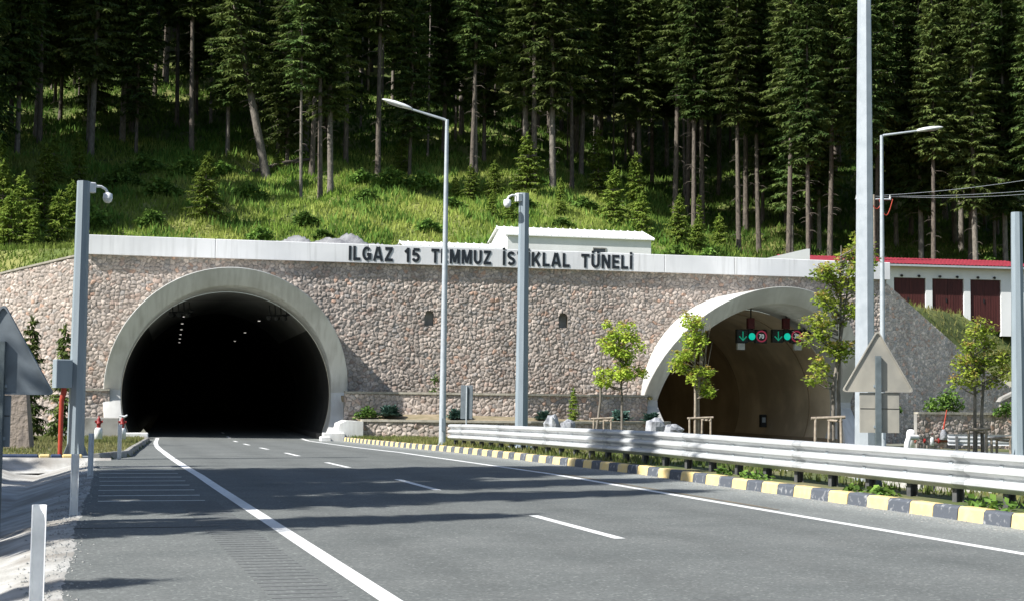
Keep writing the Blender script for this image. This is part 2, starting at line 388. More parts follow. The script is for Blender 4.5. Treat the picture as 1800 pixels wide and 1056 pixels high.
# pale concrete gutter behind the barrier
V=[]
prof2=[(1.5,.17),(2.28,.0),(2.32,.44),(2.58,.46),(2.63,.2),(3.3,.2)]
Yl=np.arange(2,28,.7)
for Y in Yl:
    for dx,dz in prof2: V.append((float(kerbx(Y))+dx,Y,float(gz(Y))+dz+(.02*math.sin(Y*9+dx*20) if dz>.3 else 0)))
n=len(prof2); ny=len(Yl); i=np.arange(n*ny).reshape(ny,n)
F=np.stack([i[:-1,:-1],i[1:,:-1],i[1:,1:],i[:-1,1:]],-1).reshape(-1,4)[:, ::-1]
tag(npmesh('roadside_gutter',np.array(V),F,m_gut,smooth=False),kind='structure')

# ------------------------------------------------------------------ hillside sheet behind the walls
def vfront(U):
    return np.where(U<0,.45-np.tan(rad(25))*U,np.where(U>45,.45+np.tan(rad(22))*np.minimum(U-45,14)+np.maximum(U-59,0)*.02,.45))
us = np.concatenate([np.arange(-160,-20,6.),np.arange(-20,80,.8),np.arange(80,220,7.)])
ts = np.concatenate([np.arange(0,60,.8),np.arange(60,120,3.),np.arange(120,261,12.)])
U,Tt = np.meshgrid(us,ts); v = vfront(U)+Tt*(260-vfront(U))/260
P = np.stack([A0.x+E1.x*U-NF.x*v,A0.y+E1.y*U-NF.y*v,hillz(U,v)-np.where(Tt==0,.0,0)],-1).reshape(-1,3)
i = np.arange(U.size).reshape(U.shape); F = np.stack([i[:-1,:-1],i[:-1,1:],i[1:,1:],i[1:,:-1]],-1).reshape(-1,4)
tag(npmesh('hillside',P,F,m_hill,smooth=True),kind='structure')

# ------------------------------------------------------------------ rubble stone facing (real relief)
PAL = np.array([(.43,.375,.33),(.48,.42,.37),(.39,.35,.315),(.53,.465,.41),(.42,.335,.285),(.35,.33,.31),(.49,.34,.26)])
PAL = PAL*np.array((1.03,1.0,.985))
PALW = np.array([.26,.22,.17,.14,.12,.06,.03])
def stone(name, s0, s1, t0, t1, mapf, keep, parent, cell=.225, relief=.066, step=.043, seed=1, tone=1., mats=None):
    rn = np.random.default_rng(seed)
    S,Tq = np.meshgrid(np.arange(s0,s1+step*.5,step),np.arange(t0,t1+step*.5,step)); sh = S.shape
    S0,T0 = S,Tq
    # warp the plane a little so the courses are not regular
    S = S+.05*np.sin(Tq*3.1+S*.7); Tq = Tq+.06*np.sin(S0*1.9)+.04*np.sin(S0*5.3+T0*2)
    a,b = S/cell/1.08, Tq/cell*1.12
    i0,j0 = int(a.min())-4,int(b.min())-4; ni,nj = int(a.max())-i0+6,int(b.max())-j0+6
    jx = rn.uniform(.06,.94,(ni,nj)); jy = rn.uniform(.06,.94,(ni,nj))
    ia = np.floor(a).astype(int); jb = np.floor(b).astype(int)
    d1 = np.full(sh,9.); d2 = np.full(sh,9.); x1=np.zeros(sh);y1=np.zeros(sh);x2=np.zeros(sh);y2=np.zeros(sh); idx=np.zeros(sh,int)
    for di in (-2,-1,0,1,2):
        for dj in (-2,-1,0,1,2):
            I=ia+di-i0; J=jb+dj-j0; px=ia+di+jx[I,J]; py=jb+dj+jy[I,J]; d=np.hypot(a-px,b-py)
            c=d<d1; c2=(~c)&(d<d2)
            d2=np.where(c,d1,np.where(c2,d,d2)); x2=np.where(c,x1,np.where(c2,px,x2)); y2=np.where(c,y1,np.where(c2,py,y2))
            d1=np.where(c,d,d1); x1=np.where(c,px,x1); y1=np.where(c,py,y1); idx=np.where(c,I*nj+J,idx)
    e=(d2**2-d1**2)/(2*np.maximum(np.hypot(x2-x1,y2-y1),.05))
    N=ni*nj; hh=rn.uniform(.55,1.15,N); gx=rn.normal(0,.32,N); gy=rn.normal(0,.32,N)
    ci=rn.choice(len(PAL),N,p=PALW/PALW.sum()); cv=PAL[ci]*rn.uniform(.78,1.2,N)[:,None]*tone
    dome=1-(1-np.clip(e/.17,0,1))**2
    D=relief*dome*np.maximum(hh[idx]+gx[idx]*(a-x1)+gy[idx]*(b-y1),.25)+rn.normal(0,.0035,sh)
    m=np.clip((e-.03)/.05,0,1)[...,None]
    C=cv[idx]*m+np.array((.26,.23,.2))*tone*(1-m)
    X=np.stack(mapf(S0,T0,D),-1).reshape(-1,3)
    i=np.arange(S.size).reshape(sh); F=np.stack([i[:-1,:-1],i[:-1,1:],i[1:,1:],i[1:,:-1]],-1).reshape(-1,4)
    sc=np.stack([S0,T0],-1).reshape(-1,2)[F].mean(1); F=F[keep(sc[:,0],sc[:,1])]
    used=np.unique(F); rm=np.zeros(len(X),int); rm[used]=np.arange(len(used))
    return npmesh(name,X[used],rm[F],m_stone,parent,col=C.reshape(-1,3)[used],smooth=True)

UL,UR,ZL,ZR,RI,RO = 7.3,36.42,1.62,1.42,5.42,6.3
NICHE=((18.03,5.46),(25.58,5.5))
wall = wallspace('portal_wall','long rubble stone headwall under a white parapet between and around the two tunnel mouths','wall')
def inniche(s,t,g=0):
    k=np.zeros(s.shape,bool)
    for u,z in NICHE: k|=(np.abs(s-u)<.25+g)&(t>z-g)&((t<z+.6)|((s-u)**2+(t-z-.6)**2<(.25+g)**2))
    return k
stone('stone_facing',0,45,-.8,8.8,lambda s,t,d:(s,-d-.0,t),
      lambda s,t:(np.hypot(s-UL,t-ZL)>6.0)&(np.hypot(s-UR,t-ZR)>6.0)&~inniche(s,t)&((s>UL)&(s<UR)|(t>-.75)), wall, seed=3)
for u,z in NICHE:
    mb=MB(); pts=[(u-.27,z-.02),(u+.27,z-.02),(u+.27,z+.6)]+[(u+.27*math.cos(math.pi*k/8),z+.6+.27*math.sin(math.pi*k/8)) for k in range(1,8)]+[(u-.27,z+.6)]
    n=len(pts); mb.add([(p[0],-.05,p[1]) for p in pts]+[(p[0],.55,p[1]) for p in pts],[tuple(range(n,2*n))]+[(i,n+i,n+(i+1)%n,(i+1)%n) for i in range(n)])
    mb.build('niche',M('niche_stone',(.2,.17,.14),(.13,.11,.09),6,.95),wall)
mb=MB(); u0=-.12
for u1 in (6.5,14.6,23.1,31.4,35.6,41.2,45.3):
    mb.bbox(u0+.008,u1-.008,-.36,.42,8.76,9.76,.025); u0=u1
mb.box(-.1,45.28,-.2,.4,8.8,9.7)
par=mb.build('parapet',m_para,wall)
mb=MB(); mb.box(-.1,45.2,-.03,.5,8.55,8.79); mb.build('wall_head',m_conc,wall)
mb=MB(); mb.box(14.2,29.6,.3,.44,0,8.6); mb.box(-.1,.9,.3,.44,0,8.6); mb.box(43.2,45.,.3,.44,0,8.6); mb.build('wall_core',m_conc,wall)

def textmesh(txt, size, off=.0, ext=.02, sx=1.):
    cu=bpy.data.curves.new('t','FONT'); cu.body=txt; cu.size=size; cu.offset=off; cu.extrude=ext; cu.resolution_u=3
    ob=bpy.data.objects.new('t',cu); COL.objects.link(ob); dg=bpy.context.evaluated_depsgraph_get(); dg.update()
    me=bpy.data.meshes.new_from_object(ob.evaluated_get(dg)); bpy.data.objects.remove(ob)
    vs=np.array([v.co[:] for v in me.vertices]); fs=[tuple(p.vertices) for p in me.polygons]; bpy.data.meshes.remove(me)
    return vs,fs
def arc(cx,cy,rx,ry,a0,a1,n=9): return [(cx+rx*math.cos(rad(a0+(a1-a0)*i/n)),cy+ry*math.sin(rad(a0+(a1-a0)*i/n))) for i in range(n+1)]
TH=.2; h_=TH/2
def glyph(ch):
    """strokes (polylines) in a cell of cap height 1; returns width, strokes"""
    if ch in 'I\u0130': st=[[(h_,0),(h_,1)]]; w=TH
    elif ch=='L': w=.56; st=[[(h_,0),(h_,1)],[(TH,h_),(w,h_)]]
    elif ch=='T': w=.66; st=[[(0,1-h_),(w,1-h_)],[(w/2,0),(w/2,1-TH)]]
    elif ch=='E': w=.58; st=[[(h_,0),(h_,1)],[(TH,h_),(w,h_)],[(TH,.51),(w-.04,.51)],[(TH,1-h_),(w,1-h_)]]
    elif ch=='A': w=.76; st=[[(h_*.8,0),(w/2-.04,1)],[(w-h_*.8,0),(w/2+.04,1)],[(.17,.27),(w-.17,.27)]]
    elif ch=='Z': w=.64; st=[[(.03,1-h_),(w-.02,1-h_)],[(0,h_),(w,h_)],[(.12,.15),(w-.12,.85)]]
    elif ch=='M': w=.86; st=[[(h_,0),(h_,1)],[(w-h_,0),(w-h_,1)],[(.14,1),(w/2,.08)],[(w-.14,1),(w/2,.08)]]
    elif ch=='N': w=.7; st=[[(h_,0),(h_,1)],[(w-h_,0),(w-h_,1)],[(.12,.97),(w-.12,.03)]]
    elif ch=='K': w=.72; st=[[(h_,0),(h_,1)],[(.16,.34),(w-.1,1)],[(.3,.56),(w-.1,0)]]
    elif ch in 'U\u00dc': w=.68; st=[[(h_,1),(h_,.36)]+arc(w/2,.36,w/2-h_,.26,180,360)+[(w-h_,1)]]
    elif ch=='G': w=.72; st=[arc(w/2,.5,w/2-h_,.4,40,330,18),[(w-h_,.42),(w-h_,.06)],[(w*.52,.44),(w,.44)]]
    elif ch=='S': w=.64; st=[arc(w/2,.715,w/2-h_,.185,25,240,12)[:-1]+arc(w/2,.295,w/2-h_,.195,75,-155,12)]
    elif ch=='1': w=.42; st=[[(w-h_-.06,0),(w-h_-.06,1)],[(.02,.68),(w-.16,.9)]]
    elif ch=='5': w=.6; st=[[(.1,1-h_),(w-.03,1-h_)],[(.13,.86),(.1,.48)],arc(w/2-.02,.34,w/2-h_+.02,.24,125,-160,12)]
    return w,st
def add_stroke(mb,pl,f,y):
    n=len(pl); L=[];Rr=[]
    for i in range(n):
        a=Vector(pl[max(i-1,0)]); b=Vector(pl[min(i+1,n-1)]); d=(b-a).normalized(); q=Vector((-d.y,d.x))*h_; p=Vector(pl[i]); L.append(p+q); Rr.append(p-q)
    for i in range(n-1):
        c=[L[i],Rr[i],Rr[i+1],L[i+1]]; P=[f(p) for p in c]
        mb.add([(p[0],y,p[1]) for p in P]+[(p[0],y+.05,p[1]) for p in P],[(0,1,2,3),(7,6,5,4),(0,4,5,1),(1,5,6,2),(2,6,7,3),(3,7,4,0)])
mb=MB(); yy=0
for txt,u0,u1 in (('ILGAZ',13.53,15.92),('15',16.57,17.4),('TEMMUZ',18.03,21.36),('\u0130ST\u0130KLAL',22.02,25.83),('T\u00dcNEL\u0130',26.5,29.48)):
    G=[glyph(c) for c in txt]; gap=.15; tot=sum(g[0] for g in G)+gap*(len(G)-1); k=(u1-u0)/tot; x=0
    for c,(w_,st) in zip(txt,G):
        def f(p,x=x): return (u0+(x+p[0])*k, 8.87+p[1]*.77)
        for q in st: yy+=1; add_stroke(mb,q,f,-.385-.0012*(yy%7))
        dots={'\u0130':[w_/2],'\u00dc':[w_*.2,w_*.8]}.get(c,[])
        for dx in dots: yy+=1; add_stroke(mb,[(dx,1.09),(dx,1.25)],f,-.385-.0012*(yy%7))
        x+=w_+gap
mb.build('lettering',m_letter,par)

# wing walls
wl=thing('wing_wall','sunlit rubble stone wing wall sloping down behind the left camera pole','wall',W(0,0,0),AN-rad(25))
stone('stone_facing',-15,.05,-.8,8.75,lambda s,t,d:(s,-d,t),lambda s,t:t<8.75+np.where(s<-.3,(s+.3)*.21,0),wl,seed=5,tone=1.04)
mb=MB(); mb.prism([(-15,-.8),(0.05,-.8),(.05,8.7),(-.3,8.7),(-15,5.6)],.08,.5); mb.build('wall_core',m_conc,wl)
mb=MB(); mb.prism([(-.3,8.72),(-.3,8.82),(-15,5.73),(-15,5.63)],-.1,.5); mb.build('coping',m_cope,wl)
wr=thing('wing_wall','shaded fine stone wing wall dropping steeply to the right of the small tunnel mouth','wall',W(45,0,0),AN+rad(22))
WRT=lambda s: np.interp(s,[0,.4,6.4,10,16],[8.75,8.5,5.2,3.4,1.0])
stone('stone_facing',0,15,-.8,8.75,lambda s,t,d:(s,-d,t),lambda s,t:t<WRT(s),wr,seed=6,cell=.2,relief=.05,tone=1.55)
mb=MB(); mb.prism([(0,-.8),(15,-.8),(15,1.3),(10,3.3),(6.4,5.1),(.4,8.4),(0,8.6)],.08,.5); mb.build('wall_core',m_conc,wr)

# terrace walls in front
def terrace(label, pts, z0, z1, seed, cap=True, cell=.25, tone=1.0, hgt=None):
    """polyline of (U,V); stone face toward the road"""
    root=wallspace('terrace_wall',label,'wall')
    L=[0]; 
    for (a,b),(c,d) in zip(pts,pts[1:]): L.append(L[-1]+math.hypot(c-a,d-b))
    pu=[p[0] for p in pts]; pv=[p[1] for p in pts]
    def mapf(s,t,d):
        u=np.interp(s,L,pu); vv=np.interp(s,L,pv)
        s2=np.minimum(s+.1,L[-1]); s1=np.maximum(s2-.2,0); du=np.interp(s2,L,pu)-np.interp(s1,L,pu); dv=np.interp(s2,L,pv)-np.interp(s1,L,pv); q=np.hypot(du,dv)
        nu,nv=-dv/q,du/q
        return u+nu*d,-(vv+nv*d),t
    stone('stone_facing',0,L[-1],z0,z1,mapf,lambda s,t:t<9,root,seed=seed,cell=cell,tone=tone)
    mb=MB(); mc=MB()
    for (a,b),(c,d) in zip(pts,pts[1:]):
        mb.slab([(a,-b+.02),(c,-d+.02),(c,-d+.36),(a,-b+.36)],z0-.3,z1-.01)
        if cap:
            n=max(1,int(math.hypot(c-a,d-b)/2.4))
            for k in range(n):
                f0,f1=k/n,(k+1)/n; g=.006
                mc.slab([(a+(c-a)*f0+g,-(b+(d-b)*f0)-.13),(a+(c-a)*f1-g,-(b+(d-b)*f1)-.13),(a+(c-a)*f1-g,-(b+(d-b)*f1)+.38),(a+(c-a)*f0+g,-(b+(d-b)*f0)+.38)],z1,z1+.11)
    mb.build('wall_core',m_conc,root)
    if cap: mc.build('coping',m_cope,root)
    return root
terrace('upper terrace wall of pinkish stone below the headwall, between the two tunnel mouths',[(13.3,1.7),(18,2.6),(22.4,3.0),(26.5,2.3),(30.2,.9)],.3,1.74,11)
terrace('low front terrace wall of pale stone beside the grass strip and barrier end',[(13.9,4.2),(18,4.9),(22.5,5.3),(26.5,4.4),(31,2.6)],-.6,.32,12)
terrace('small shaded stone wall at the left foot of the big tunnel ring',[(-.6,.8),(1.35,.7)],-.4,1.72,13)
terrace('shaded stone terrace wall with flat coping right of the small tunnel mouth',[(43.6,6.6),(50.4,5.6)],-.9,1.0,14,tone=.9)
mb=MB(); mb.slab([(13.2,.05),(13.4,-1.6),(18,-2.5),(22.4,-2.9),(26.5,-2.2),(30.3,-.8),(30.3,.05)],1.3,1.62)
o=mb.build('planting_bed',m_soil); o.location=A0; o.rotation_euler=(0,0,AN); tag(o,kind='structure')
mb=MB(); mb.add([(13.5,-1.75,.62),(18,-2.65,.7),(22.4,-3.05,.6),(26.5,-2.35,.45),(30.9,-.9,.4),(31,-2.5,.26),(26.5,-4.3,.28),(22.5,-5.2,.28),(18,-4.8,.28),(13.95,-4.1,.26)],[(0,9,8,1),(1,8,7,2),(2,7,6,3),(3,6,5,4)])
o=mb.build('planting_bed',m_soil); o.location=A0; o.rotation_euler=(0,0,AN); tag(o,kind='structure')
# concrete ends by the left portal's right foot, and steps
b=wallspace('concrete_block','pale concrete end block where the low terrace wall meets the big tunnel ring','block')
MB().prism([(12.55,-.7),(13.95,-.7),(13.95,.32),(13.1,.36),(12.75,.2)],-4.6,-2.3).build('block_body',m_ring,b)
b=wallspace('concrete_step','low stepped concrete kerb end beside the right foot of the big tunnel ring','kerb')
MB().bbox(11.9,13.0,-5.0,-4.3,-.7,-.25,.03).bbox(11.7,12.2,-5.9,-5.0,-.7,-.42,.03).build('step_body',m_ring,b)
b=wallspace('concrete_step','low white slab at the left foot of the big tunnel ring','kerb')
MB().bbox(1.9,3.35,-3.4,-2.2,-.7,-.36,.03).build('step_body',m_ring,b)
b=wallspace('concrete_ledge','grey concrete ledge behind the two left hydrants','wall')
MB().bbox(-.9,1.9,-2.6,-2.2,-.7,.38,.03).build('ledge_body',m_conc,b)

# ------------------------------------------------------------------ the two tunnels
def tunnel(label, uc, zc, lab_lin, hood, deep, hoodlen, st, length, thmax):
    root=wallspace('tunnel_portal',label,'tunnel')
    def vf(z): 
        d=z-zc
        return .28+(st*d if d>0 else -1.02*d)
    def P(th,r,v=None):
        z=zc+r*math.cos(th); u=uc+r*math.sin(th)
        return (u,-(vf(z) if v is None else v),z)
    n=72; ths=[-thmax+2*thmax*i/n for i in range(n+1)]
    rings=[(RO,-.4),(RO,'f0'),(RO-.03,'f'),(RI+.03,'f'),(RI,'f0'),(RI,-.4)]
    vs=[]
    for th in ths:
        for r,v in rings:
            p=P(th,r,None if isinstance(v,str) else v)
            if v=='f0': p=(p[0],p[1]+.03,p[2])
            vs.append(p)
    k=len(rings); fs=[(i*k+j,i*k+j+1,(i+1)*k+j+1,(i+1)*k+j) for i in range(n) for j in range(k-1)]
    fs+=[tuple(range(k)),tuple(n*k+j for j in range(k-1,-1,-1))]
    mb=MB(); mb.add(vs,fs,0,False); 
    for q in range(len(mb.f)): mb.sm[q]=True
    o=mb.build('portal_ring',m_ring,root)
    md=o.modifiers.new('es','EDGE_SPLIT'); md.split_angle=rad(35)
    # lining: pale first section, dark inside
    def tube(name,v0,v1,r,mat,parent,ta=-thmax,tb=thmax):
        ths=[ta+(tb-ta)*i/n for i in range(n+1)]
        t=MB(); vv=np.linspace(v0,v1,max(2,int(abs(v1-v0)/3)+1)); m=len(vv)
        pts=[(uc+r*math.sin(th),-q,zc+r*math.cos(th)) for q in vv for th in ths]
        t.add(pts,[(a*(n+1)+i,a*(n+1)+i+1,(a+1)*(n+1)+i+1,(a+1)*(n+1)+i) for a in range(m-1) for i in range(n)],0,True)
        return t.build(name,mat,parent)
    if hood is m_linbei: tube('hood_lining',-.38,-hoodlen,RI-.012,hood,root)
    else:
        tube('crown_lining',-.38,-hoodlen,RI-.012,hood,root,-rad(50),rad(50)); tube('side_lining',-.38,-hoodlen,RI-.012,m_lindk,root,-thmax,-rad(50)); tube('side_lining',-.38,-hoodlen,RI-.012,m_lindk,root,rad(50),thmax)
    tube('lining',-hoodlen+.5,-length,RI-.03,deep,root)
    MB().add([(uc+7*math.sin(2*math.pi*i/24),length-.5,zc+7*math.cos(2*math.pi*i/24)) for i in range(24)],[tuple(range(24))]).build('dark_end_cap',m_lindk,root)  # added dark disc closing the tube, stands in for the unlit depth
    for q in (3.2,hoodlen-.3) if hood is m_linbei else (hoodlen-.2,):
        t=MB(); pts=[(uc+r*math.sin(th),y,zc+r*math.cos(th)) for th in ths for r,y in ((RI,q),(RI-.045,q),(RI-.045,q+.14),(RI,q+.14))]
        t.add(pts,[(i*4+j,i*4+j+1,(i+1)*4+j+1,(i+1)*4+j) for i in range(n) for j in range(3)]); t.build('joint_cover',m_lindk if hood is not m_linbei else m_linbro,root)
    return root
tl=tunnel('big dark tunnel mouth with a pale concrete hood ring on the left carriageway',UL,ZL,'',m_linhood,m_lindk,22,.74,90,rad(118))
tr=tunnel('smaller looking tunnel mouth with beige lit lining and lane signals on the right',UR,ZR,'',m_linbei,m_linbro,15,.88,90,rad(118))
# low walkway inside each tunnel
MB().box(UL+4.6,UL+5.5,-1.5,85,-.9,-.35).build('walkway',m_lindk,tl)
MB().box(UR+4.6,UR+5.6,-1.5,85,-1.1,-.5).build('walkway',m_linbro,tr)
# lamps in the tunnels
m_lampw=emit('tunnel_lamp_white',(1,.95,.85),.45); m_lampy=emit('tunnel_lamp_warm',(1,.88,.55),2.2)
def tlamp(u,v,z,label,group,mat,w=.35,d=.7):
    t=thing('tunnel_lamp',label,'lamp',W(u,-v,z),AN,group)
    MB().box(-w*.6,w*.6,-d*.6,d*.6,.01,.14).build('housing',m_dark,t)
    MB().box(-w*.5,w*.5,-d*.5,d*.5,-.02,.01).build('diffuser',mat,t)
for k in range(6):
    v=10+k*9
    tlamp(UL-2.3,v,ZL+4.55,'small lit ceiling lamp in the left row deep inside the big dark tunnel','lamps inside the big dark tunnel',m_lampw,.15,.2)
    if k%2==0: tlamp(UL+2.3,v+3,ZL+4.55,'small lit ceiling lamp in the right row deep inside the big dark tunnel','lamps inside the big dark tunnel',m_lampw,.15,.2)
for k in range(6): tlamp(UR-.9-0*k,17+k*3.0,ZR+4.75,'warm lit lamp in the ceiling row inside the right tunnel','warm ceiling lamps inside the right tunnel',m_lampy,.5,.9)
for k in range(3): tlamp(UR-2.6,12+k*3.0,ZR+4.4,'warm lit lamp in the second row inside the right tunnel','warm ceiling lamps inside the right tunnel',m_lampy,.45,.8)
# ventilation fans under the crown of the left hood
for u,z,lab in ((UL-2.5,ZL+4.35,'dark bracket and camera cluster under the left side of the big hood'),(UL+2.6,ZL+4.3,'dark fan bracket cluster under the right side of the big hood')):
    t=thing('fan_bracket',lab,'bracket',W(u,-.9,z),AN)
    mb=MB()
    for k in range(4): mb.tube([(k*.3-.45,0,.5),(k*.3-.4,0,-.1)],.035,6)
    mb.tube([(-.6,0,-.08),(.65,0,.02)],.05,6); mb.build('bracket_bars',m_dark,t)
    for k in range(3): MB().tube([(k*.4-.5,-.35,-.2),(k*.4-.38,.4,-.16)],[.12,.14],10).build('camera_body',m_dark,t)

# lane signals hanging under the right hood
m_led=emit('led_green',(.0,.62,.36),.19); m_ledc=emit('led_cyan_green',(.0,.85,.6),.33); m_ledr=emit('led_red',(.62,.05,.12),.2); m_ledw=emit('led_white',(.75,.85,.85),.25)
m_redbox=M('dark_red_box',(.09,.012,.018),(.05,.012,.015),5,.6); m_case=M('signal_case',(.012,.016,.017),None,rough=.45)
def quadstroke(mb,p,q,w,y):
    d=Vector((q[0]-p[0],0,q[1]-p[1])).normalized(); s=Vector((-d.z,0,d.x))*w*.5; p=Vector((p[0],y,p[1])); q=Vector((q[0],y,q[1]))
    mb.add([p-s,q-s,q+s,p+s,p-s+Vector((0,.02,0)),q-s+Vector((0,.02,0)),q+s+Vector((0,.02,0)),p+s+Vector((0,.02,0))],[(0,1,2,3),(0,4,5,1),(1,5,6,2),(2,6,7,3),(3,7,4,0)])
def signal(u,z,label):
    t=thing('lane_signal',label,'traffic signal',W(u,1,z),AN,'lane signals under the right tunnel hood')
    MB().tube([(.5,0,.62),(.5,0,1.75)],.04,8).build('hanger',m_dark,t)
    MB().bbox(.3,.7,-.1,.2,.42,1.02,.02).build('upper_lamp_box',m_redbox,t)
    a=MB().bbox(-.37,.3,-.1,.2,-.37,.37,.03).build('arrow_panel',m_case,t)
    mb=MB(); quadstroke(mb,(-.02,.26),(-.02,-.2),.055,-.125); quadstroke(mb,(-.24,-.02),(-.01,-.26),.06,-.128); quadstroke(mb,(.2,-.02),(-.03,-.26),.06,-.131); mb.build('green_arrow',m_led,a)
    g=MB().bbox(.32,.72,-.08,.2,-.3,.4,.03).build('light_panel',m_case,t)
    MB().lathe([(.001,0),(.19,0),(.2,.03)],(0,0,0),20).build('green_light',m_ledc,g).rotation_euler=(rad(90),0,0)
    g.children[0].location=(.52,-.1,-.02)
    s=MB().bbox(.74,1.46,-.1,.2,-.38,.38,.06).build('speed_panel',m_case,t)
    rg=MB().lathe([(.25,0),(.33,0),(.33,.02),(.25,.02),(.25,0)],(0,0,0),32).build('red_circle',m_ledr,s); rg.rotation_euler=(rad(90),0,0); rg.location=(1.1,-.105,0)
    vs,fs=textmesh('70',.34,.004,.5); x0,x1=vs[:,0].min(),vs[:,0].max(); y0,y1=vs[:,1].min(),vs[:,1].max()
    MB().add([(1.1-.15+(p[0]-x0)/(x1-x0)*.3,-.115-p[2]*.02,-.13+(p[1]-y0)/(y1-y0)*.26) for p in vs],[tuple(reversed(f)) for f in fs]).build('speed_digits',m_ledw,s)
    return t
signal(35.83,5.26,'lane signal with green arrow and 70 circle, hanging nearer the left tunnel wall')
signal(37.97,5.30,'lane signal with green arrow and 70 circle, hanging nearer the right tunnel wall')
for u,z,lab in ((35.72,4.68,'small white cabinet hanging under the left lane signal'),(39.17,4.72,'small white cabinet hanging under the right lane signal')):
    t=thing('detector_box',lab,'box',W(u,1,z),AN); MB().bbox(-.22,.22,-.12,.15,-.2,.17,.03).build('box_body',M('dull_white_box',(.45,.46,.44),(.35,.36,.35),5,.6),t); MB().box(-.3,.3,-.05,.1,.17,.2).build('bracket',m_dark,t)
t=thing('camera_cluster','dark cluster of cameras bracketed to the right tunnel wall beside the signals','camera',W(39.85,.9,5.6),AN)
mb=MB()
for k in range(4): mb.tube([(k*.13-.2,0,R.uniform(-.5,-.2)),(k*.16-.25,0,R.uniform(.2,.5))],.03,6)
mb.tube([(-.5,0,0),(.5,0,.2)],.04,6); mb.build('bracket_bars',m_dark,t)
for k in range(3): MB().tube([(k*.22-.2,-.2,-.3+.2*k),(k*.22-.12,.25,-.25+.2*k)],.1,10).build('camera_body',m_dark,t)
t=thing('emergency_phone','small dark cabinet on the lining of the right tunnel','box',W(UR+4.9,-9,.35),AN+rad(-8)); MB().bbox(-.3,.1,-.2,.2,-.4,.4,.03).build('cabinet',m_dark,t); MB().box(-.2,.02,-.215,-.203,-.1,.22).build('front_plate',m_galv,t)

# ------------------------------------------------------------------ buildings on top
def shed(name,label,u0,u1,v0,v1,z0,ze,zr,wallm,roofm,windows=()):
    """monopitch/gabled white shed: eave toward the road, ridge behind"""
    t=wallspace(name,label,'building'); vm=(v0+v1)/2
    mb=MB(); pr=[(v0,z0),(v0,ze),(vm,zr),(v1,ze),(v1,z0)]; n=5
    mb.add([(u0,p[0],p[1]) for p in pr]+[(u1,p[0],p[1]) for p in pr],[tuple(range(n)),tuple(range(2*n-1,n-1,-1))]+[(i,n+i,n+(i+1)%n,(i+1)%n) for i in range(n)])
    mb.build('wall',wallm,t)
    mb=MB(); o=.16; sl=(zr-ze)/(vm-v0)
    for sgn in (-1,1):
        ve=v0-o if sgn<0 else v1+o; zz=ze-o*sl
        mb.add([(u0-o,ve,zz+.01),(u1+o,ve,zz+.01),(u1+o,vm,zr+.01),(u0-o,vm,zr+.01),(u0-o,ve,zz+.085),(u1+o,ve,zz+.085),(u1+o,vm,zr+.085),(u0-o,vm,zr+.085)],
            [(0,1,2,3),(4,7,6,5),(0,4,5,1),(1,5,6,2),(3,2,6,7),(0,3,7,4)])
    nr=int((u1-u0)/.45)
    for k in range(nr+1):
        u=u0-o+k*(u1-u0+2*o)/nr
        mb.add([(u-.015,v0-o-.003,ze-o*sl+.085),(u+.03,v0-o-.003,ze-o*sl+.085),(u+.03,vm,zr+.125),(u-.03,vm,zr+.125),(u-.015,v0-o-.003,ze-o*sl+.138),(u+.03,v0-o-.003,ze-o*sl+.138),(u+.03,vm,zr+.138),(u-.03,vm,zr+.138)],[(4,7,6,5),(0,4,5,1),(0,3,7,4),(1,5,6,2)])
    mb.build('roof',roofm,t)
    for a,b,c,d in windows:
        f=MB(); f.box(a-.05,b+.05,v0-.03,v0+.05,d,d+.06); f.box(a-.05,b+.05,v0-.03,v0+.05,c-.06,c); f.box(a-.05,a,v0-.03,v0+.05,c,d); f.box(b,b+.05,v0-.03,v0+.05,c,d); w=f.build('window',m_conc,t)
        MB().box(a,b,v0-.012,v0+.02,c,d).build('pane',m_glass,w)
    return t
shed('white_building','larger white shed with a pale roof standing behind the parapet, above the lettering',23.75,32.75,6.2,11.0,8.8,11.3,11.98,m_bldg,m_roofw,[(29.1,29.85,9.9,10.66)])
shed('low_building','low white shed roof just showing behind the parapet, left of the larger white shed',17.6,23.3,6.0,9.0,8.6,10.4,10.75,m_bldg,m_roofw)
# white wedge and garage with red roof
t=wallspace('white_gable','white wedge shaped end wall rising behind the parapet beside the red roof','wall')
MB().prism([(40.2,9.0),(40.2,10.42),(43.75,11.3),(43.95,11.3),(43.95,9.0)],7.9,8.3).build('wall_body',m_bldg,t)
gr=thing('garage','long white garage with a red tiled roof and brown doors on the right','building',W(43.6,-9,0),AN-rad(4))
mb=MB(); zf=7.25
doors=[(3.0,5.2),(6.55,8.75),(9.2,11.4),(11.85,14.0)]
L0,L1=.5,16.0; H=10.55
xs_=[L0]+[q for d in sorted(doors) for q in d]+[L1]
for a,b2 in zip(xs_[::2],xs_[1::2]): mb.box(a,b2,0,.3,zf-1.2,9.72)
mb.box(L0,L1,0,.3,9.72,H); mb.box(L0,L0+.3,.3,7,zf-1.2,H); mb.box(L1-.3,L1,.3,7,zf-1.2,H); mb.box(L0,L1,6.7,7,zf-1.2,H)
mb.build('wall',m_bldg,gr)
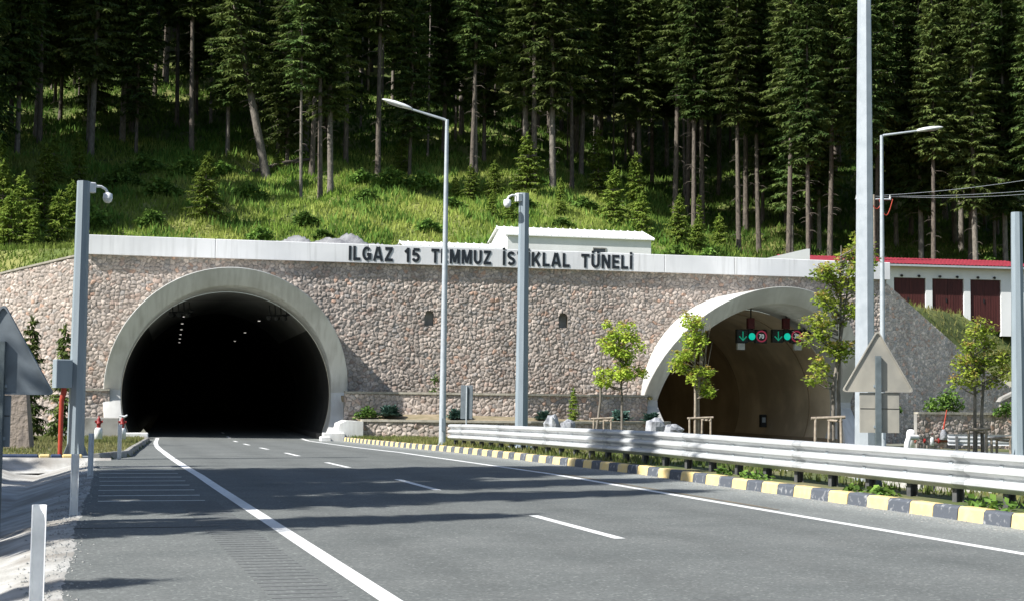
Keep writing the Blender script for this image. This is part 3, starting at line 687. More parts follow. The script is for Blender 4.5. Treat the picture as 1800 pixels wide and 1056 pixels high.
for a,b2 in doors:
    d=MB(); 
    mid=(a+b2)/2
    d.box(a+.02,mid-.012,.12,.2,zf-.9,9.7); d.box(mid+.012,b2-.02,.12,.2,zf-.9,9.7)
    for k in range(1,6): 
        for q0,q1 in ((a,mid),(mid,b2)): x=q0+(q1-q0)*k/6; d.box(x-.012,x+.012,.105,.125,zf-.8,9.6)
    d=d.build('door',m_doorb,gr); MB().box(mid-.12,mid-.06,.07,.11,8.2,8.45).build('handle',m_dark,d)
    for q in (a+.5,b2-.5): MB().tube([(q,-.12,9.83),(q,.1,9.87)],[.09,.06],8).build('door_lamp',m_dark,gr)
rf=MB(); nx=64
prev=None; X0,X1=L0-.5,L1+.5; rows=9
vs=[];fs=[]
for r in range(rows*2+1):
    tt=(r+1)//2/rows; y=-.55+tt*4.6; z=H+.02+tt*.78+(.05 if r%2 else 0)
    for k in range(nx*4+1):
        x=X0+(X1-X0)*k/(nx*4); vs.append((x,y,z+.035*abs(math.sin(math.pi*k/4))))
m_=nx*4+1
for r in range(rows*2):
    for k in range(nx*4): fs.append((r*m_+k,r*m_+k+1,(r+1)*m_+k+1,(r+1)*m_+k))
rf.add(vs,fs,0,False); rf.box(X0,X1,-.5,7.4,H-.03,H+.015); rf.add([(X0,4.05,H+.8),(X1,4.05,H+.8),(X1,7.5,H+.02),(X0,7.5,H+.02)],[(0,1,2,3)]); rf=rf.build('roof',m_roofr,gr)
MB().box(X0,X1,-.62,-.5,H-.14,H-.02).build('gutter',m_galv,rf)
t=thing('timber_stack','reddish planks lying on the bank below the garage doors','planks',W(52.2,-8.2,7.15),AN)
mb=MB()
for k in range(5): mb.bbox(-1.6+R.uniform(-.2,.2),1.6+R.uniform(-.2,.2),-.4+k*.16,-.27+k*.16,0,.14,.015)
mb.build('planks',M('red_plank',(.2,.05,.04),(.13,.035,.03),3,.8),t).rotation_euler=(0,rad(5),0)
# grey gravel mound behind the parapet
V=[];nu=60;nv=14
for j in range(nv):
    for i in range(nu):
        u=8.2+i*.175; q=(j/(nv-1)); s=math.sin(math.pi*min(max((i)/(nu-1),0),1))**.5*math.sin(math.pi*q)
        V.append((u,2.2+q*4.5,9.25+s*(1.22+.2*math.sin(u*1.9)+.2*math.sin(u*4.1+j))+.06*math.sin(i*3.3+j*2.7)))
F=np.array([(j*nu+i,j*nu+i+1,(j+1)*nu+i+1,(j+1)*nu+i) for j in range(nv-1) for i in range(nu-1)])
o=npmesh('gravel_mound',np.array(V),F,m_shot,smooth=True); o.location=A0; o.rotation_euler=(0,0,AN); tag(o,'grey gravel mound heaped behind the white parapet above the big tunnel','gravel heap')

# ------------------------------------------------------------------ masts, lamps, cameras
def octpole(h,r0,r1,n=8): return [(0,0,0),(0,0,h)],[r0,r1]
def cam_pole(label,loc,h,arm,box=False,rz=0):
    t=thing('camera_pole',label,'pole',loc,rad(17),'camera poles beside the road')
    p,r=octpole(h,.215,.165); MB().tube(p,r,8,0,False).build('mast',m_pole,t)
    MB().bbox(-.32,.32,-.32,.32,-.05,.03,.02).build('base_plate',m_galv,t)
    gus=MB()
    for k in range(4):
        a=math.pi/2*k; c,s=math.cos(a),math.sin(a); gus.add([(c*.2-s*.01,s*.2+c*.01,.03),(c*.32-s*.01,s*.32+c*.01,.03),(c*.2-s*.01,s*.2+c*.01,.35),(c*.2+s*.01,s*.2-c*.01,.03),(c*.32+s*.01,s*.32-c*.01,.03),(c*.2+s*.01,s*.2-c*.01,.35)],[(0,1,2),(3,5,4),(0,3,4,1),(1,4,5,2)])
    gus.build('gusset',m_pole,t)
    if arm:
        s=arm; a=MB(); a.tube([(.14*s,0,h-.16),(.32*s,0,h-.1),(.46*s,0,h-.1),(.58*s,0,h-.16),(.64*s,0,h-.26)],[.035]*5,8)
        a.bbox(min(.12*s,.3*s),max(.12*s,.3*s),-.1,.1,h-.28,h-.02,.02); a.build('camera_arm',m_whitep,t)
        c=MB(); c.lathe([(.03,.0),(.115,-.03),(.125,-.16)],(.64*s,0,h-.24),14); c.ball((.64*s,0,h-.4),.12,14); c.build('dome_camera',m_whitep,t)
    return t
lp=cam_pole('camera pole with a dome camera and grey box, on the left island',(.13,39.45,-.02),7.05,1)
MB().bbox(-.62,-.2,-.22,.1,1.74,2.46,.02).build('electrical_box',m_pole,lp)
MB().tube([(-.36,-.06,1.75),(-.36,-.06,1.6),(-.41,-.06,1.45),(-.41,-.06,-.1)],[.07,.075,.06,.055],8).build('red_conduit',m_orange,lp)
cam_pole('camera pole in front of the lettering, with its camera arm pointing left',(13.74,45.17,.05),8.1,-1)
cam_pole('bare steel pole cut by the right edge of the picture',(26.9,37.85,-.05),7.35,0)
def street_lamp(label,loc,h,d,rise):
    """d is the horizontal arm vector"""
    t=thing('street_lamp',label,'street lamp',loc,0,'street lamps with one arm')
    MB().tube([(0,0,0),(0,0,h*.5),(0,0,h)],[.125,.1,.065],12).build('mast',m_galv,t)
    MB().bbox(-.22,.22,-.22,.22,-.05,.03,.02).build('base_plate',m_galv,t)
    MB().box(-.06,.06,-.135,-.1,.5,.95).build('service_door',m_pole,t)
    d=Vector(d); L=d.length; u=d.normalized()
    MB().tube([(0,0,h-.08),u*.08+Vector((0,0,h)),u*L+Vector((0,0,h+rise))],[.05,.05,.038],10).build('arm',m_galv,t)
    # luminaire: a flattened boat shape
    a=u*(L-.1)+Vector((0,0,h+rise-.02)); sl=Vector((0,0,rise*1.15/L)); s=Vector((-u.y,u.x,0)); n=12; prof=[(0,.05,.05),(.06,.11,.08),(.3,.15,.11),(.62,.17,.11),(.9,.13,.075),(1.05,.06,.035),(1.1,.01,.01)]
    vs=[]
    for x,w,hh in prof:
        for k in range(n):
            q=2*math.pi*k/n; z=math.sin(q); vs.append(a+(u+sl)*x+s*(math.cos(q)*w)+Vector((0,0,z*hh*(1 if z>0 else .55))))
    m=MB(); m.add(vs,[(i*n+k,i*n+(k+1)%n,(i+1)*n+(k+1)%n,(i+1)*n+k) for i in range(len(prof)-1) for k in range(n)],0,True)
    lum=m.build('luminaire',m_whitep,t)
    vs=[]
    for x,w in ((.36,.1),(.5,.13),(.8,.12),(.92,.07)):
        c=a+(u+sl)*x+Vector((0,0,-.065)); vs+=[c-s*w,c+s*w]
    MB().add(vs,[(2*i,2*i+2,2*i+3,2*i+1) for i in range(3)]).build('lamp_glass',M('lamp_glass',(.4,.42,.42),None,rough=.2),lum)
    return t
street_lamp('tall street lamp at the barrier end with its arm reaching left over the road',(12.78,51.75,-.1),11.75,(-1.35,.25,0),.36)
street_lamp('tall street lamp behind the triangular sign with its arm reaching right',(31.5,53.3,-.35),12.85,(1.5,-.4,0),.22)
t=thing('tall_mast','thick eight sided steel mast rising out of the top of the picture','mast',(14.02,24.35,.1),rad(8))
MB().tube([(0,0,0),(-.05,-.1,14)],[.20,.085],8,0,False).build('mast',m_galv,t); MB().bbox(-.3,.3,-.3,.3,-.1,.04,.02).build('base_plate',m_galv,t)
# utility pole with wires
t=thing('utility_pole','distant utility pole with a crossarm half hidden behind the thick mast','pole',(50.55,86.6,7.0))
MB().tube([(0,0,0),(0,0,8.3)],[.16,.11],8).build('pole',m_stake,t)
arm=MB().tube([(-1.15,.35,8.0),(1.1,-.35,8.0)],.06,6).build('crossarm',m_galv,t)
for k in (-1,-.55,.55,1): MB().lathe([(.05,0),(.07,.08),(.03,.16),(.06,.2),(.01,.25)],(k*1.05,-.33*k,8.05),8).build('insulator',m_whitep,arm)
def wire(name,label,pts,r,mat,sag=0):
    a,b=Vector(pts[0]),Vector(pts[1]); n=14
    t=tag(MB().tube([a+(b-a)*(i/n)-Vector((0,0,sag*4*(i/n)*(1-i/n))) for i in range(n+1)],r,5).build(name,mat),label,'cable')
    return t
wire('overhead_wire','upper overhead wire running right from the utility pole',[(51.0,86.4,15.25),(66,81,17.6)],.013,m_galv,.35)
wire('overhead_wire','middle overhead wire running right from the utility pole',[(51.6,86.25,15.2),(66,81.2,16.4)],.013,m_galv,.3)
wire('overhead_wire','lowest overhead wire running right from the utility pole',[(50.4,86.6,15.2),(66,82.2,16.2)],.013,m_galv,.4)
for k,(dx,lab) in enumerate(((.45,'long red cable loop hanging from the right of the crossarm'),(-.25,'short red cable loop hanging beside the pole top'))):
    mb=MB(); mb.tube([(50.55+dx+q*.9-.2,86.3-q*.2,15.0-math.sin(math.pi*q)*(1.1-.4*k)) for q in np.linspace(0,1,9)],.03,6); tag(mb.build('red_cable',m_orange),lab,'cable')

# ------------------------------------------------------------------ barrier
PROF=[(-0.020,0.915),(-0.060,0.907),(-0.105,0.885),(-0.120,0.860),(-0.120,0.827),(-0.110,0.815),(-0.020,0.763),(-0.020,0.725),(-0.060,0.717),(-0.105,0.695),(-0.120,0.670),(-0.120,0.637),(-0.110,0.625),(-0.020,0.573),(-0.020,0.535),(-0.060,0.527),(-0.105,0.505),(-0.120,0.480),(-0.120,0.447),(-0.110,0.435),(-0.020,0.383),(0.000,0.370)]
def guardrail(label,path,post_every,nposts,flip=1,scale=1.):
    """path(s) -> (x,y,z) along the rail"""
    p0=path(0); t=thing('guardrail',label,'guardrail',p0)
    n=nposts*2; vs=[];k=len(PROF)
    for i in range(n+1):
        s=i*post_every/2; p=Vector(path(s)); q=Vector(path(s+.1)); d=(q-p); d.z=0; d.normalize(); nn=Vector((d.y,-d.x,0))*flip
        for dx,z in PROF: vs.append(p-Vector(p0)+nn*dx+Vector((0,0,z*scale)))
        for dx,z in PROF[::-1]: vs.append(p-Vector(p0)+nn*(dx+.006)+Vector((0,0,z*scale)))
    K=2*k; fs=[(i*K+j,i*K+(j+1)%K,(i+1)*K+(j+1)%K,(i+1)*K+j) for i in range(n) for j in range(K)]
    fs+=[tuple(range(K)),tuple(n*K+j for j in range(K-1,-1,-1))]
    mb=MB(); mb.add(vs,fs,0,False); beam=mb.build('beam',m_rail,t)
    for i in range(1,nposts,4):
        s=(i+.55)*post_every; m=MB(); vs=[]
        for q_ in (s-.16,s+.16):
            p=Vector(path(q_)); q=Vector(path(q_+.1)); d=(q-p); d.z=0; d.normalize(); nn=Vector((d.y,-d.x,0))*flip
            for dx,z in PROF: vs.append(p-Vector(p0)+nn*(dx-.005)+Vector((0,0,z*scale+.002)))
            for dx,z in PROF[::-1]: vs.append(p-Vector(p0)+nn*(dx-.001)+Vector((0,0,z*scale+.002)))
        m.add(vs,[(j,(j+1)%K,K+(j+1)%K,K+j) for j in range(K)]+[tuple(range(K)),tuple(range(2*K-1,K-1,-1))]); m.build('lap_joint',m_lap,beam)
    for i in range(nposts):
        s=(i+.3)*post_every; p=Vector(path(s))-Vector(p0); q=Vector(path(s+.1))-Vector(p0); d=(q-p); d.z=0; d.normalize(); nn=Vector((d.y,-d.x,0))*flip
        def bx(mb,a0,a1,b0,b1,z0,z1):
            c=[p+nn*a+d*b for a,b in ((a0,b0),(a1,b0),(a1,b1),(a0,b1))]; mb.slab([(w.x,w.y) for w in c],p.z+z0,p.z+z1)
        m=MB(); bx(m,.03,.16,-.055,-.045,-.25,.8*scale); bx(m,.03,.04,-.045,.055,-.25,.8*scale); bx(m,.15,.16,-.045,.055,-.25,.8*scale); bx(m,.012,.03,-.05,.05,.4*scale,.78*scale)
        m.build('post',m_post,t)
        if i<48:
            for z in (.725,.535):
                m=MB(); bx(m,-.034,-.012,-.045,.045,(z-.025)*scale,(z+.025)*scale); m.build('bolt',m_galv,beam)
    return t
def railpath(s):
    Y=50.2-s; return (float(kerbx(Y))+.62,Y,float(gz(Y)))
guardrail('long three wave steel barrier on short posts behind the painted kerb',railpath,1.235,37,flip=-1)
guardrail('short distant steel barrier with pale posts at the far right',lambda s:(41.5+s*.95,64.1-s*.3,-.82),1.35,10,flip=1)

# ------------------------------------------------------------------ signs
def tri_outline(w,r=.05):
    h=w*.866; P=[(-w/2,0),(w/2,0),(0,h)]; out=[]
    for i in range(3):
        a=Vector(P[i]);b=Vector(P[i-1]);c=Vector(P[(i+1)%3]); u=(b-a).normalized();v=(c-a).normalized()
        for k in range(5):
            f=k/4; q=a+(u*(1-f)**2+v*f**2)*r*1.6; out.append((q.x,q.y))
    return out
def warning_sign(label,loc,rz,w,zb,plate,mat,tilt=0):
    t=thing('triangular_sign',label,'road sign',loc,rz,'triangular road signs seen from behind')
    pan=MB(); ol=tri_outline(w); pan.prism([(p[0],p[1]+zb) for p in ol],0,.02); pan=pan.build('triangle_panel',mat,t)
    # folded rim
    rim=MB(); n=len(ol); c=Vector((0,w*.29)); inn=[tuple(Vector(p)+(c-Vector(p)).normalized()*.03) for p in ol]
    vs=[(p[0],-.03,p[1]+zb) for p in ol]+[(p[0],-.03,p[1]+zb) for p in inn]+[(p[0],0,p[1]+zb) for p in ol]+[(p[0],0,p[1]+zb) for p in inn]
    fs=[]
    for i in range(n):
        j=(i+1)%n; fs+=[(i,j,n+j,n+i),(2*n+i,2*n+j,j,i),(n+i,n+j,3*n+j,3*n+i)]
    rim.add(vs,fs); rim.build('rim',mat,pan)
    x0,x1,z0,z1=plate; MB().bbox(x0,x1,.0,.02,z0,z1,.008).build('lower_plate',mat,t)
    for zz in (z0+(z1-z0)*.6,): MB().box(x0+.01,x1-.01,-.004,-.001,zz-.006,zz+.006).build('seam',m_dark,t)
    MB().box(-.045,.045,-.075,-.004,-1.0,zb+w*.5).build('post',m_postd,t)
    for zz in (zb+.1,z0+.1): MB().box(-.07,.07,-.02,-.003,zz-.02,zz+.02).build('clamp',m_pole,t)
    return t
warning_sign('beige back of a triangular road sign with a square plate, behind the long barrier',(12.82,21.85,.2),rad(-18),1.2,1.57,(-.30,.36,.9,1.56),m_signb)
ls=warning_sign('dark back of a triangular road sign cut off by the left picture edge',(-.82,18.95,-.3),rad(-14),1.28,1.87,(-.55,.12,1.24,1.86),m_signd)
t=thing('square_sign','small upright sign plate seen from behind near the far end of the barrier','road sign',W(18.6,8.0,-.35),rad(-20))
MB().bbox(-.3,.3,0,.03,.9,2.55,.02).build('panel',m_signd,t); MB().tube([(0,-.05,-.3),(0,-.05,2.5)],.04,8).build('post',m_galv,t)

# delineator posts: open half-round profile
dl=None
DL=[((-.2,11.3,-.03),'nearest white marker post at the bottom left corner'),((.07,20.35,-.02),'white marker post second from the camera, beside the shoulder edge'),((.39,29.9,0),'white marker post third from the camera, in front of the grass island'),((1.22,39.6,-.02),'farthest white marker post, at the corner of the grass island')]
for (loc,lab) in DL:
    if dl is None:
        dl=thing('marker_post',lab,'marker post',loc,0,'white marker posts along the left shoulder'); n=10
        vs=[];hh=.82
        for z in (-.15,hh):
            for r in (.052,.044):
                for k in range(n+1):
                    q=math.pi*(-.08+1.16*k/n); vs.append((r*math.cos(q),r*math.sin(q)*1.1-.02,z-(.05 if z>0 and k in(0,n) else 0)))
        m=n+1; fs=[(k,k+1,2*m+k+1,2*m+k) for k in range(n)]+[(m+k+1,m+k,3*m+k,3*m+k+1) for k in range(n)]+[(2*m+k,2*m+k+1,3*m+k+1,3*m+k) for k in range(n)]+[(0,2*m,3*m,m),(n,m+n,3*m+n,2*m+n)]
        MB().add(vs,fs,0,True).build('post_shell',m_whitep,dl).modifiers.new('es','EDGE_SPLIT')
    else: dup(dl,loc,R.uniform(-.1,.1),1,lab)

# hydrants and pipework
def hydrant(label,loc,rz=0,capred=True):
    t=thing('fire_hydrant',label,'hydrant',loc,rz,'fire hydrants beside the tunnel mouths'); t.scale=(.8,.8,.85)
    MB().lathe([(.001,-.1),(.2,-.1),(.2,.32),(.17,.42),(.13,.45),(.001,.45)],n=14).build('white_base',m_whitep,t)
    b=MB().lathe([(.1,.44),(.1,.62),(.14,.64),(.14,.68),(.1,.7),(.1,.84),(.07,.92),(.03,.96),(.03,1.02),(.001,1.02)],n=12); b.build('red_barrel',m_red,t)
    for s in (-1,1): MB().tube([(.09*s,0,.74),(.2*s,0,.74)],[.055,.065],8).build('outlet',m_red,t)
    return t
hydrant('red topped hydrant on the left island, the one nearer the stone wing wall',(1.1,63.4,-.2))
h=hydrant('red and white hydrant close to the left edge of the big tunnel ring',(2.05,63.8,-.22))
MB().tube([(-.15,0,1.04),(.1,0,1.0),(.24,0,1.08)],[.04,.06,.04],8).build('valve_handle',m_whitep,h)
hydrant('red hydrant with pipework on the bank right of the small tunnel',(44.6,70.5,-.62))
t=thing('gas_bollard','stout white cylinder with a red disc right of the small tunnel mouth','bollard',(43.55,70.8,-.75))
MB().lathe([(.001,-.1),(.25,-.1),(.25,.72),(.2,.86),(.1,.92),(.001,.93)],n=16).build('cylinder',m_whitep,t)
MB().tube([(.1,-.2,.45),(.1,-.3,.45)],.13,12).build('red_disc',m_red,t); MB().tube([(-.12,0,.98),(.16,0,.98)],.04,6).build('valve',m_dark,t)
t=thing('water_pipe','rusty red pipe run lying on the bank beside the right hydrant','pipe',(44.6,70.6,-.45))
MB().tube([(-1.0,-.1,0),(-.3,-.1,.05),(.3,-.15,.02),(1.5,-.4,.1)],.09,8).build('pipe',M('rusty_pipe',(.25,.09,.06),(.16,.06,.045),6,.8),t)
for k in (-.5,.4,1.1): MB().tube([(k-.05,-.12-.1*abs(k),.03),(k+.05,-.12-.1*abs(k),.03)],.14,10).build('flange',m_red,t)
t=thing('orange_marker','orange marker rod leaning on a pale stone right of the small tunnel','marker',(45.3,70.25,.2))
MB().tube([(-.1,0,0),(.12,0,1.05)],[.045,.03],7).build('rod',m_orange,t)
MB().lathe([(.001,-.6),(.22,-.55),(.17,-.2),(.08,-.02),(.001,0)],(-.1,0,0),9).build('stone_foot',m_rock,t)
t=thing('concrete_ramp','pale concrete ramp wall with a sloping top right of the small tunnel','wall',(49.3,70.9,-.9),rad(-15))
def rampz(s): return np.interp(s,[0,.6,8],[2.6,3.0,6.6])
stone('stone_facing',0,7,-.2,6.,lambda s,t_,d:(s,-d,t_),lambda s,t_:t_<rampz(s),t,seed=21)
MB().prism([(-.15,2.62),(0,2.85),(7,6.35),(7,6.05)],-.2,.45).build('coping',m_conc,t)
MB().prism([(0,-.2),(7,-.2),(7,6.0),(0,2.5)],.06,.4).build('wall_core',m_conc,t)
t=thing('concrete_strut','slanting white concrete kerb end at the far right behind the guardrail','kerb',(47.6,66.5,-.8),rad(-15))
MB().prism([(0,0),(.45,0),(1.9,1.9),(1.5,1.9)],-.2,.2).build('strut_body',m_ring,t)
t=thing('stone_buttress','brown battered stone pier in the shade behind the left road sign','pier',(-1.75,47.0,-.15),rad(-8))
MB().add([(-1.2,0,-.3),(.62,0,-.3),(.38,.2,1.9),(-1.2,.2,1.9),(-1.2,.9,-.3),(.62,.9,-.3),(.38,.8,1.9),(-1.2,.8,1.9)],[(0,1,2,3),(5,4,7,6),(1,5,6,2),(3,2,6,7),(4,0,3,7)]).build('pier_body',M('pier_stone',(.3,.25,.21),(.2,.17,.15),4,.95,.05,7,stretch=(1.5,1.5,.5)),t)
t=thing('tunnel_kerb_end','curved white concrete kerb end beside the right hydrants','kerb',(42.4,69.5,-.85),0)
MB().tube([(-.3,-.6,.0),(0,-.2,.35),(.35,.2,.62),(1.0,.4,.62)],[.14,.15,.15,.14],8).build('kerb_body',m_ring,t)

# ------------------------------------------------------------------ rocks
def rock(label,loc,size,seed):
    rr=np.random.default_rng(seed); ico=[]; nu,nv=13,8; V=[]
    ph=rr.uniform(0,6,9)
    for j in range(nv):
        a=math.pi*j/(nv-1)
        for i in range(nu):
            b=2*math.pi*i/nu; d=Vector((math.sin(a)*math.cos(b),math.sin(a)*math.sin(b),math.cos(a)))
            q=1+.16*math.sin(3*d.x*2+ph[0])*math.sin(3*d.y*2+ph[1])+.13*math.sin(7*d.z+ph[2])*math.sin(6*d.x+ph[3])+.07*math.sin(13*d.y+ph[4]+5*d.z)
            V.append((d.x*size[0]*q,d.y*size[1]*q,d.z*size[2]*q+size[2]*.55))
    F=np.array([(j*nu+i,(j+1)*nu+i,(j+1)*nu+(i+1)%nu,j*nu+(i+1)%nu) for j in range(nv-1) for i in range(nu)])
    o=npmesh('boulder',np.array(V),F,m_rock,smooth=False); o.location=loc; o.rotation_euler=(0,0,rr.uniform(0,6)); return tag(o,label,'boulder','pale boulders behind the barrier')
rock('pale jagged boulder just right of the middle camera pole',(20.55,62.95,.1),(.38,.35,.5),1)
rock('lower pale boulder leaning against the jagged one by the camera pole',(21.25,62.8,.1),(.42,.35,.36),2)
rock('larger grey boulder left of the small tunnel mouth, under a blue spruce',(25.0,61.7,.05),(.55,.42,.48),3)
rock('flatter grey boulder beside the foot of the small tunnel ring',(25.75,61.5,.05),(.5,.4,.3),4)

# ------------------------------------------------------------------ trees
def fronds(vs,fs,p,d,L,w,droop,side):
    b=len(vs); q=p+d*(L*.5)+Vector((0,0,-droop*.25)); e=p+d*L+Vector((0,0,-droop))
    vs+=[p,q+side*w,e,q-side*w]; fs.append((b,b+3,b+2,b+1))
def spruce_mesh(H,hc,RR,seed,r0,step=.42,fl=.62,lean=(0,0),dens=1.,mat=None,bark=None,name='spruce',deadlow=True):
    rr=random.Random(seed); tk=MB(); bx,by=rr.uniform(-.25,.25),rr.uniform(-.25,.25)
    def axis(z): t=z/H; return Vector((lean[0]*t+bx*math.sin(t*3),lean[1]*t+by*math.sin(t*2.4),z))
    zs=[-.6,0,.4,1.2]+[H*k/9 for k in range(1,10)]; zs=sorted(z for z in zs if z<=H)
    tk.tube([axis(z) for z in zs],[r0*(1.35 if z<=0 else (1.12 if z<.6 else max(1.02-.95*z/H,.05))) for z in zs],9)
    if deadlow:
        for k in range(int(hc*2.6)):
            z=rr.uniform(1.5,hc+1); a=rr.uniform(0,6.28); L=rr.uniform(.3,1.5)*(.4+.6*z/(hc+1)); c=axis(z); d=Vector((math.cos(a),math.sin(a),0))
            tk.tube([c,c+d*L*.6+Vector((0,0,-.05*L)),c+d*L+Vector((0,0,-.3*L))],[.025,.016,.006],4,1,False,False)
    vs=[];fs=[];z=hc
    while z<H-.3:
        f=(z-hc)/(H-hc); base=RR*(1-f)**.75*min(1,.55+f*4)
        nb=rr.randint(5,7)
        a0=rr.uniform(0,6.28)
        for k in range(nb):
            if rr.random()<.1: continue
            a=a0+6.283*k/nb+rr.uniform(-.35,.35); L=base*rr.uniform(.55,1.12)
            if L<.15: L=.15
            c=axis(z+rr.uniform(-.2,.2)); d=Vector((math.cos(a),math.sin(a),0)); s=Vector((-d.y,d.x,0)); dr=rr.uniform(.28,.6)*(1-.6*f)
            up=.25*f+.06
            def pt(t): return c+d*(L*t)+Vector((0,0,L*(up*t-dr*t*t+.12*t**4)))
            if L>.7: tk.tube([pt(0),pt(.5),pt(.92)],[.03,.018,.006],3,1,False,False)
            n=max(3,int(L*4.6*dens))
            for i in range(n):
                t=.12+.88*(i+rr.random())/n; p=pt(min(t,1)); l=fl*(.55+.5*(1-t))*rr.uniform(.7,1.25)
                for sg in (-1,1):
                    dd=(d*rr.uniform(.35,.9)+s*sg*rr.uniform(.5,1.1)+Vector((0,0,rr.uniform(-.45,.1)))).normalized()
                    sd=dd.cross(Vector((rr.uniform(-.5,.5),rr.uniform(-.5,.5),1))).normalized()
                    fronds(vs,fs,p,dd,l,l*rr.uniform(.16,.27),l*rr.uniform(.1,.5),sd)
                if rr.random()<.75:
                    dd=(Vector((rr.uniform(-.4,.4),rr.uniform(-.4,.4),-1))).normalized(); fronds(vs,fs,p,dd,l*.75,l*.16,0,s if rr.random()<.5 else d)
        z+=step*rr.uniform(.75,1.25)
    for k in range(6):
        a=k; fronds(vs,fs,axis(H-.5+.05*k),Vector((math.cos(a)*.4,math.sin(a)*.4,.9)),fl,.06,0,Vector((-math.sin(a),math.cos(a),0)))
    cm=MB(); cm.v=[tuple(p) for p in vs]; cm.f=fs; cm.m=[0]*len(fs); cm.sm=[False]*len(fs)
    return tk,cm,bark or m_bark,mat or m_spr
def plant_proto(spec,name,label,cat,loc,rz,group):
    tk,cm,bk,mt=spec; t=thing(name,label,cat,loc,rz,group); tk.build('trunk',[bk,m_twig],t); cm.build('crown',mt,t); return t
PARK=[]
def proto_pool(specs,name):
    out=[]
    for s in specs: out.append([s,None])
    return out
pool=[ # (height, crown base, crown radius, seed, trunk radius)
 spruce_mesh(27,9.5,2.5,1,.2,fl=.7,dens=1.75,mat=m_spr), spruce_mesh(30,6.5,3.1,2,.25,fl=.68,dens=1.75,mat=m_spr2,bark=m_barkg), spruce_mesh(24,4.0,2.7,3,.16,fl=.64,dens=1.75,mat=m_spr),
 spruce_mesh(29,11.5,2.6,4,.22,fl=.7,dens=1.75,mat=m_spr2), spruce_mesh(26,5.0,3.2,5,.2,fl=.7,dens=1.75,mat=m_spr,bark=m_barkg), spruce_mesh(22,2.2,2.5,6,.15,fl=.64,dens=1.3,mat=m_spr2), spruce_mesh(25,9.0,2.1,7,.13,fl=.62,dens=1.3,mat=m_spr,bark=m_barkg),
 spruce_mesh(27,7.0,2.7,8,.33,lean=(-5.2,0),fl=.66,dens=1.3,mat=m_spr2,bark=m_barkg), spruce_mesh(26,2.5,3.9,9,.3,fl=.95,dens=1.1,mat=m_spr), spruce_mesh(25,14,1.9,10,.11,fl=.6,dens=1.2,mat=m_spr,bark=m_barkg), spruce_mesh(23,12,1.6,11,.09,fl=.55,dens=1.1,mat=m_spr2)]
inst=[None]*len(pool)
def put_spruce(k,loc,rz,sc,label,group):
    if inst[k] is None:
        inst[k]=plant_proto(pool[k],'spruce_tree',label,'tree',loc,rz,group); inst[k].scale=(sc,sc,sc); return inst[k]
    return dup(inst[k],loc,rz,sc,label,group)
TALL='tall spruces of the forest on the hillside'
taken=[]
front=[(-8.4,41.4,0),(-6.5,42.9,1),(-5.2,47.8,2),(-2.7,46.1,4),(2.2,59.1,3),(4.3,45.5,0),(5.9,50.7,2),(7.1,47.4,6),(12.6,33.3,5),(12.9,23.8,6),(14.2,30.6,0),(17.4,37.1,2),(24.1,44.7,3),(26,40.9,4),(27.3,33.4,6),
 (30.9,31.4,1),(31.2,30.0,3),(33.3,30.1,1),(35.0,33.0,0),(40,44,6),(46.6,48,0),(48.4,44.2,6),(47.7,39.8,3),(52.3,46.2,0),(49.8,33.3,3),(52.5,36.3,2),(54.6,31.3,0),(56.9,32.5,6),(61.8,30.6,4),(63.7,30,3),(67,29.5,1),(67.8,28.7,0),(69.1,27.9,6),(74.5,38.5,5),(68.7,37.7,2),(54.3,35.7,5)]
uniq=[(10.9,30.0,7,1.0,0,'leaning grey trunked spruce standing alone on the sunny slope above the big tunnel'),
 (14.3,24.5,0,.95,1.,'spruce at the front of the slender clump left of the taller lamp head'),
 (15.1,25.3,1,.9,2.2,'pale trunked spruce in the slender clump, the one leaning against its neighbours'),
 (19.3,31.6,3,1.0,.4,'straight dark spruce rising just left of the lamp head, rooted at the grass edge'),
 (26.6,31.7,0,1.0,4,'straight spruce just right of the taller lamp mast, rooted at the grass edge'),
 (32.6,29.8,1,1.05,3,'thick grey twin spruce trunk right of the middle camera pole')]
for U,v,k,sc,rz,lab in uniq:
    put_spruce(k,HW(U,v)-Vector((0,0,.15)),rz,sc,lab,TALL); taken.append((U,v))
def region(U):
    if U<0: return 'tall forest spruce in the dark stand above the left wing wall'
    if U<18: return 'tall forest spruce in the dark stand above the big tunnel'
    if U<36: return 'tall forest spruce in the dark stand above the lettering and white sheds'
    if U<54: return 'tall forest spruce in the dark stand above the small tunnel'
    return 'tall forest spruce in the dark stand behind the red roofed garage'
for U,v,k in front:
    if any(math.hypot(U-a,v-b)<.9 for a,b in taken): continue
    put_spruce(k,HW(U,v)-Vector((0,0,.2)),R.uniform(0,6.28),R.uniform(.92,1.1),region(U),TALL); taken.append((U,v))
for k,(U,v) in enumerate([(-9.5,16),(-11.5,19.5),(-10.5,23.5),(-14,27),(-11.5,30.5),(-17,22),(-15,15),(-18,30),(-10,27),(-20,18),(-13,12),(-9.3,20),(-15,34),(-21,26)]):
    put_spruce(8,HW(U,v)-Vector((0,0,.2)),k*1.7,1.0,'tall spruce at the left end of the slope, mostly outside the picture','spruces at the left end of the slope'); taken.append((U,v))
def edge(U): return np.interp(U,[-60,-8,0,8,12,20,26,34,38,44,48,60,90],[28,32,34,35,34,33,33,32,31,25,18,17,19])
n=0; tries=0
while n<238 and tries<30000:
    tries+=1; U=R.uniform(-30,88); v=float(edge(U))+R.random()**1.35*62
    if v>104: continue
    if (U< -12-(v-40)*.12 and R.random()<.55): continue
    if any((U-a)**2+(v-b)**2<(2.45+.008*v)**2 for a,b in taken): continue
    taken.append((U,v)); n+=1
    put_spruce(R.choice((0,1,2,3,4,2,5,9,10,4,1) if U<40 or v>60 else (0,3,6,1,3,0,9,4,1)),HW(U,v)-Vector((0,0,.2)),R.uniform(0,6.28),R.uniform(.85,1.12),region(U),TALL)
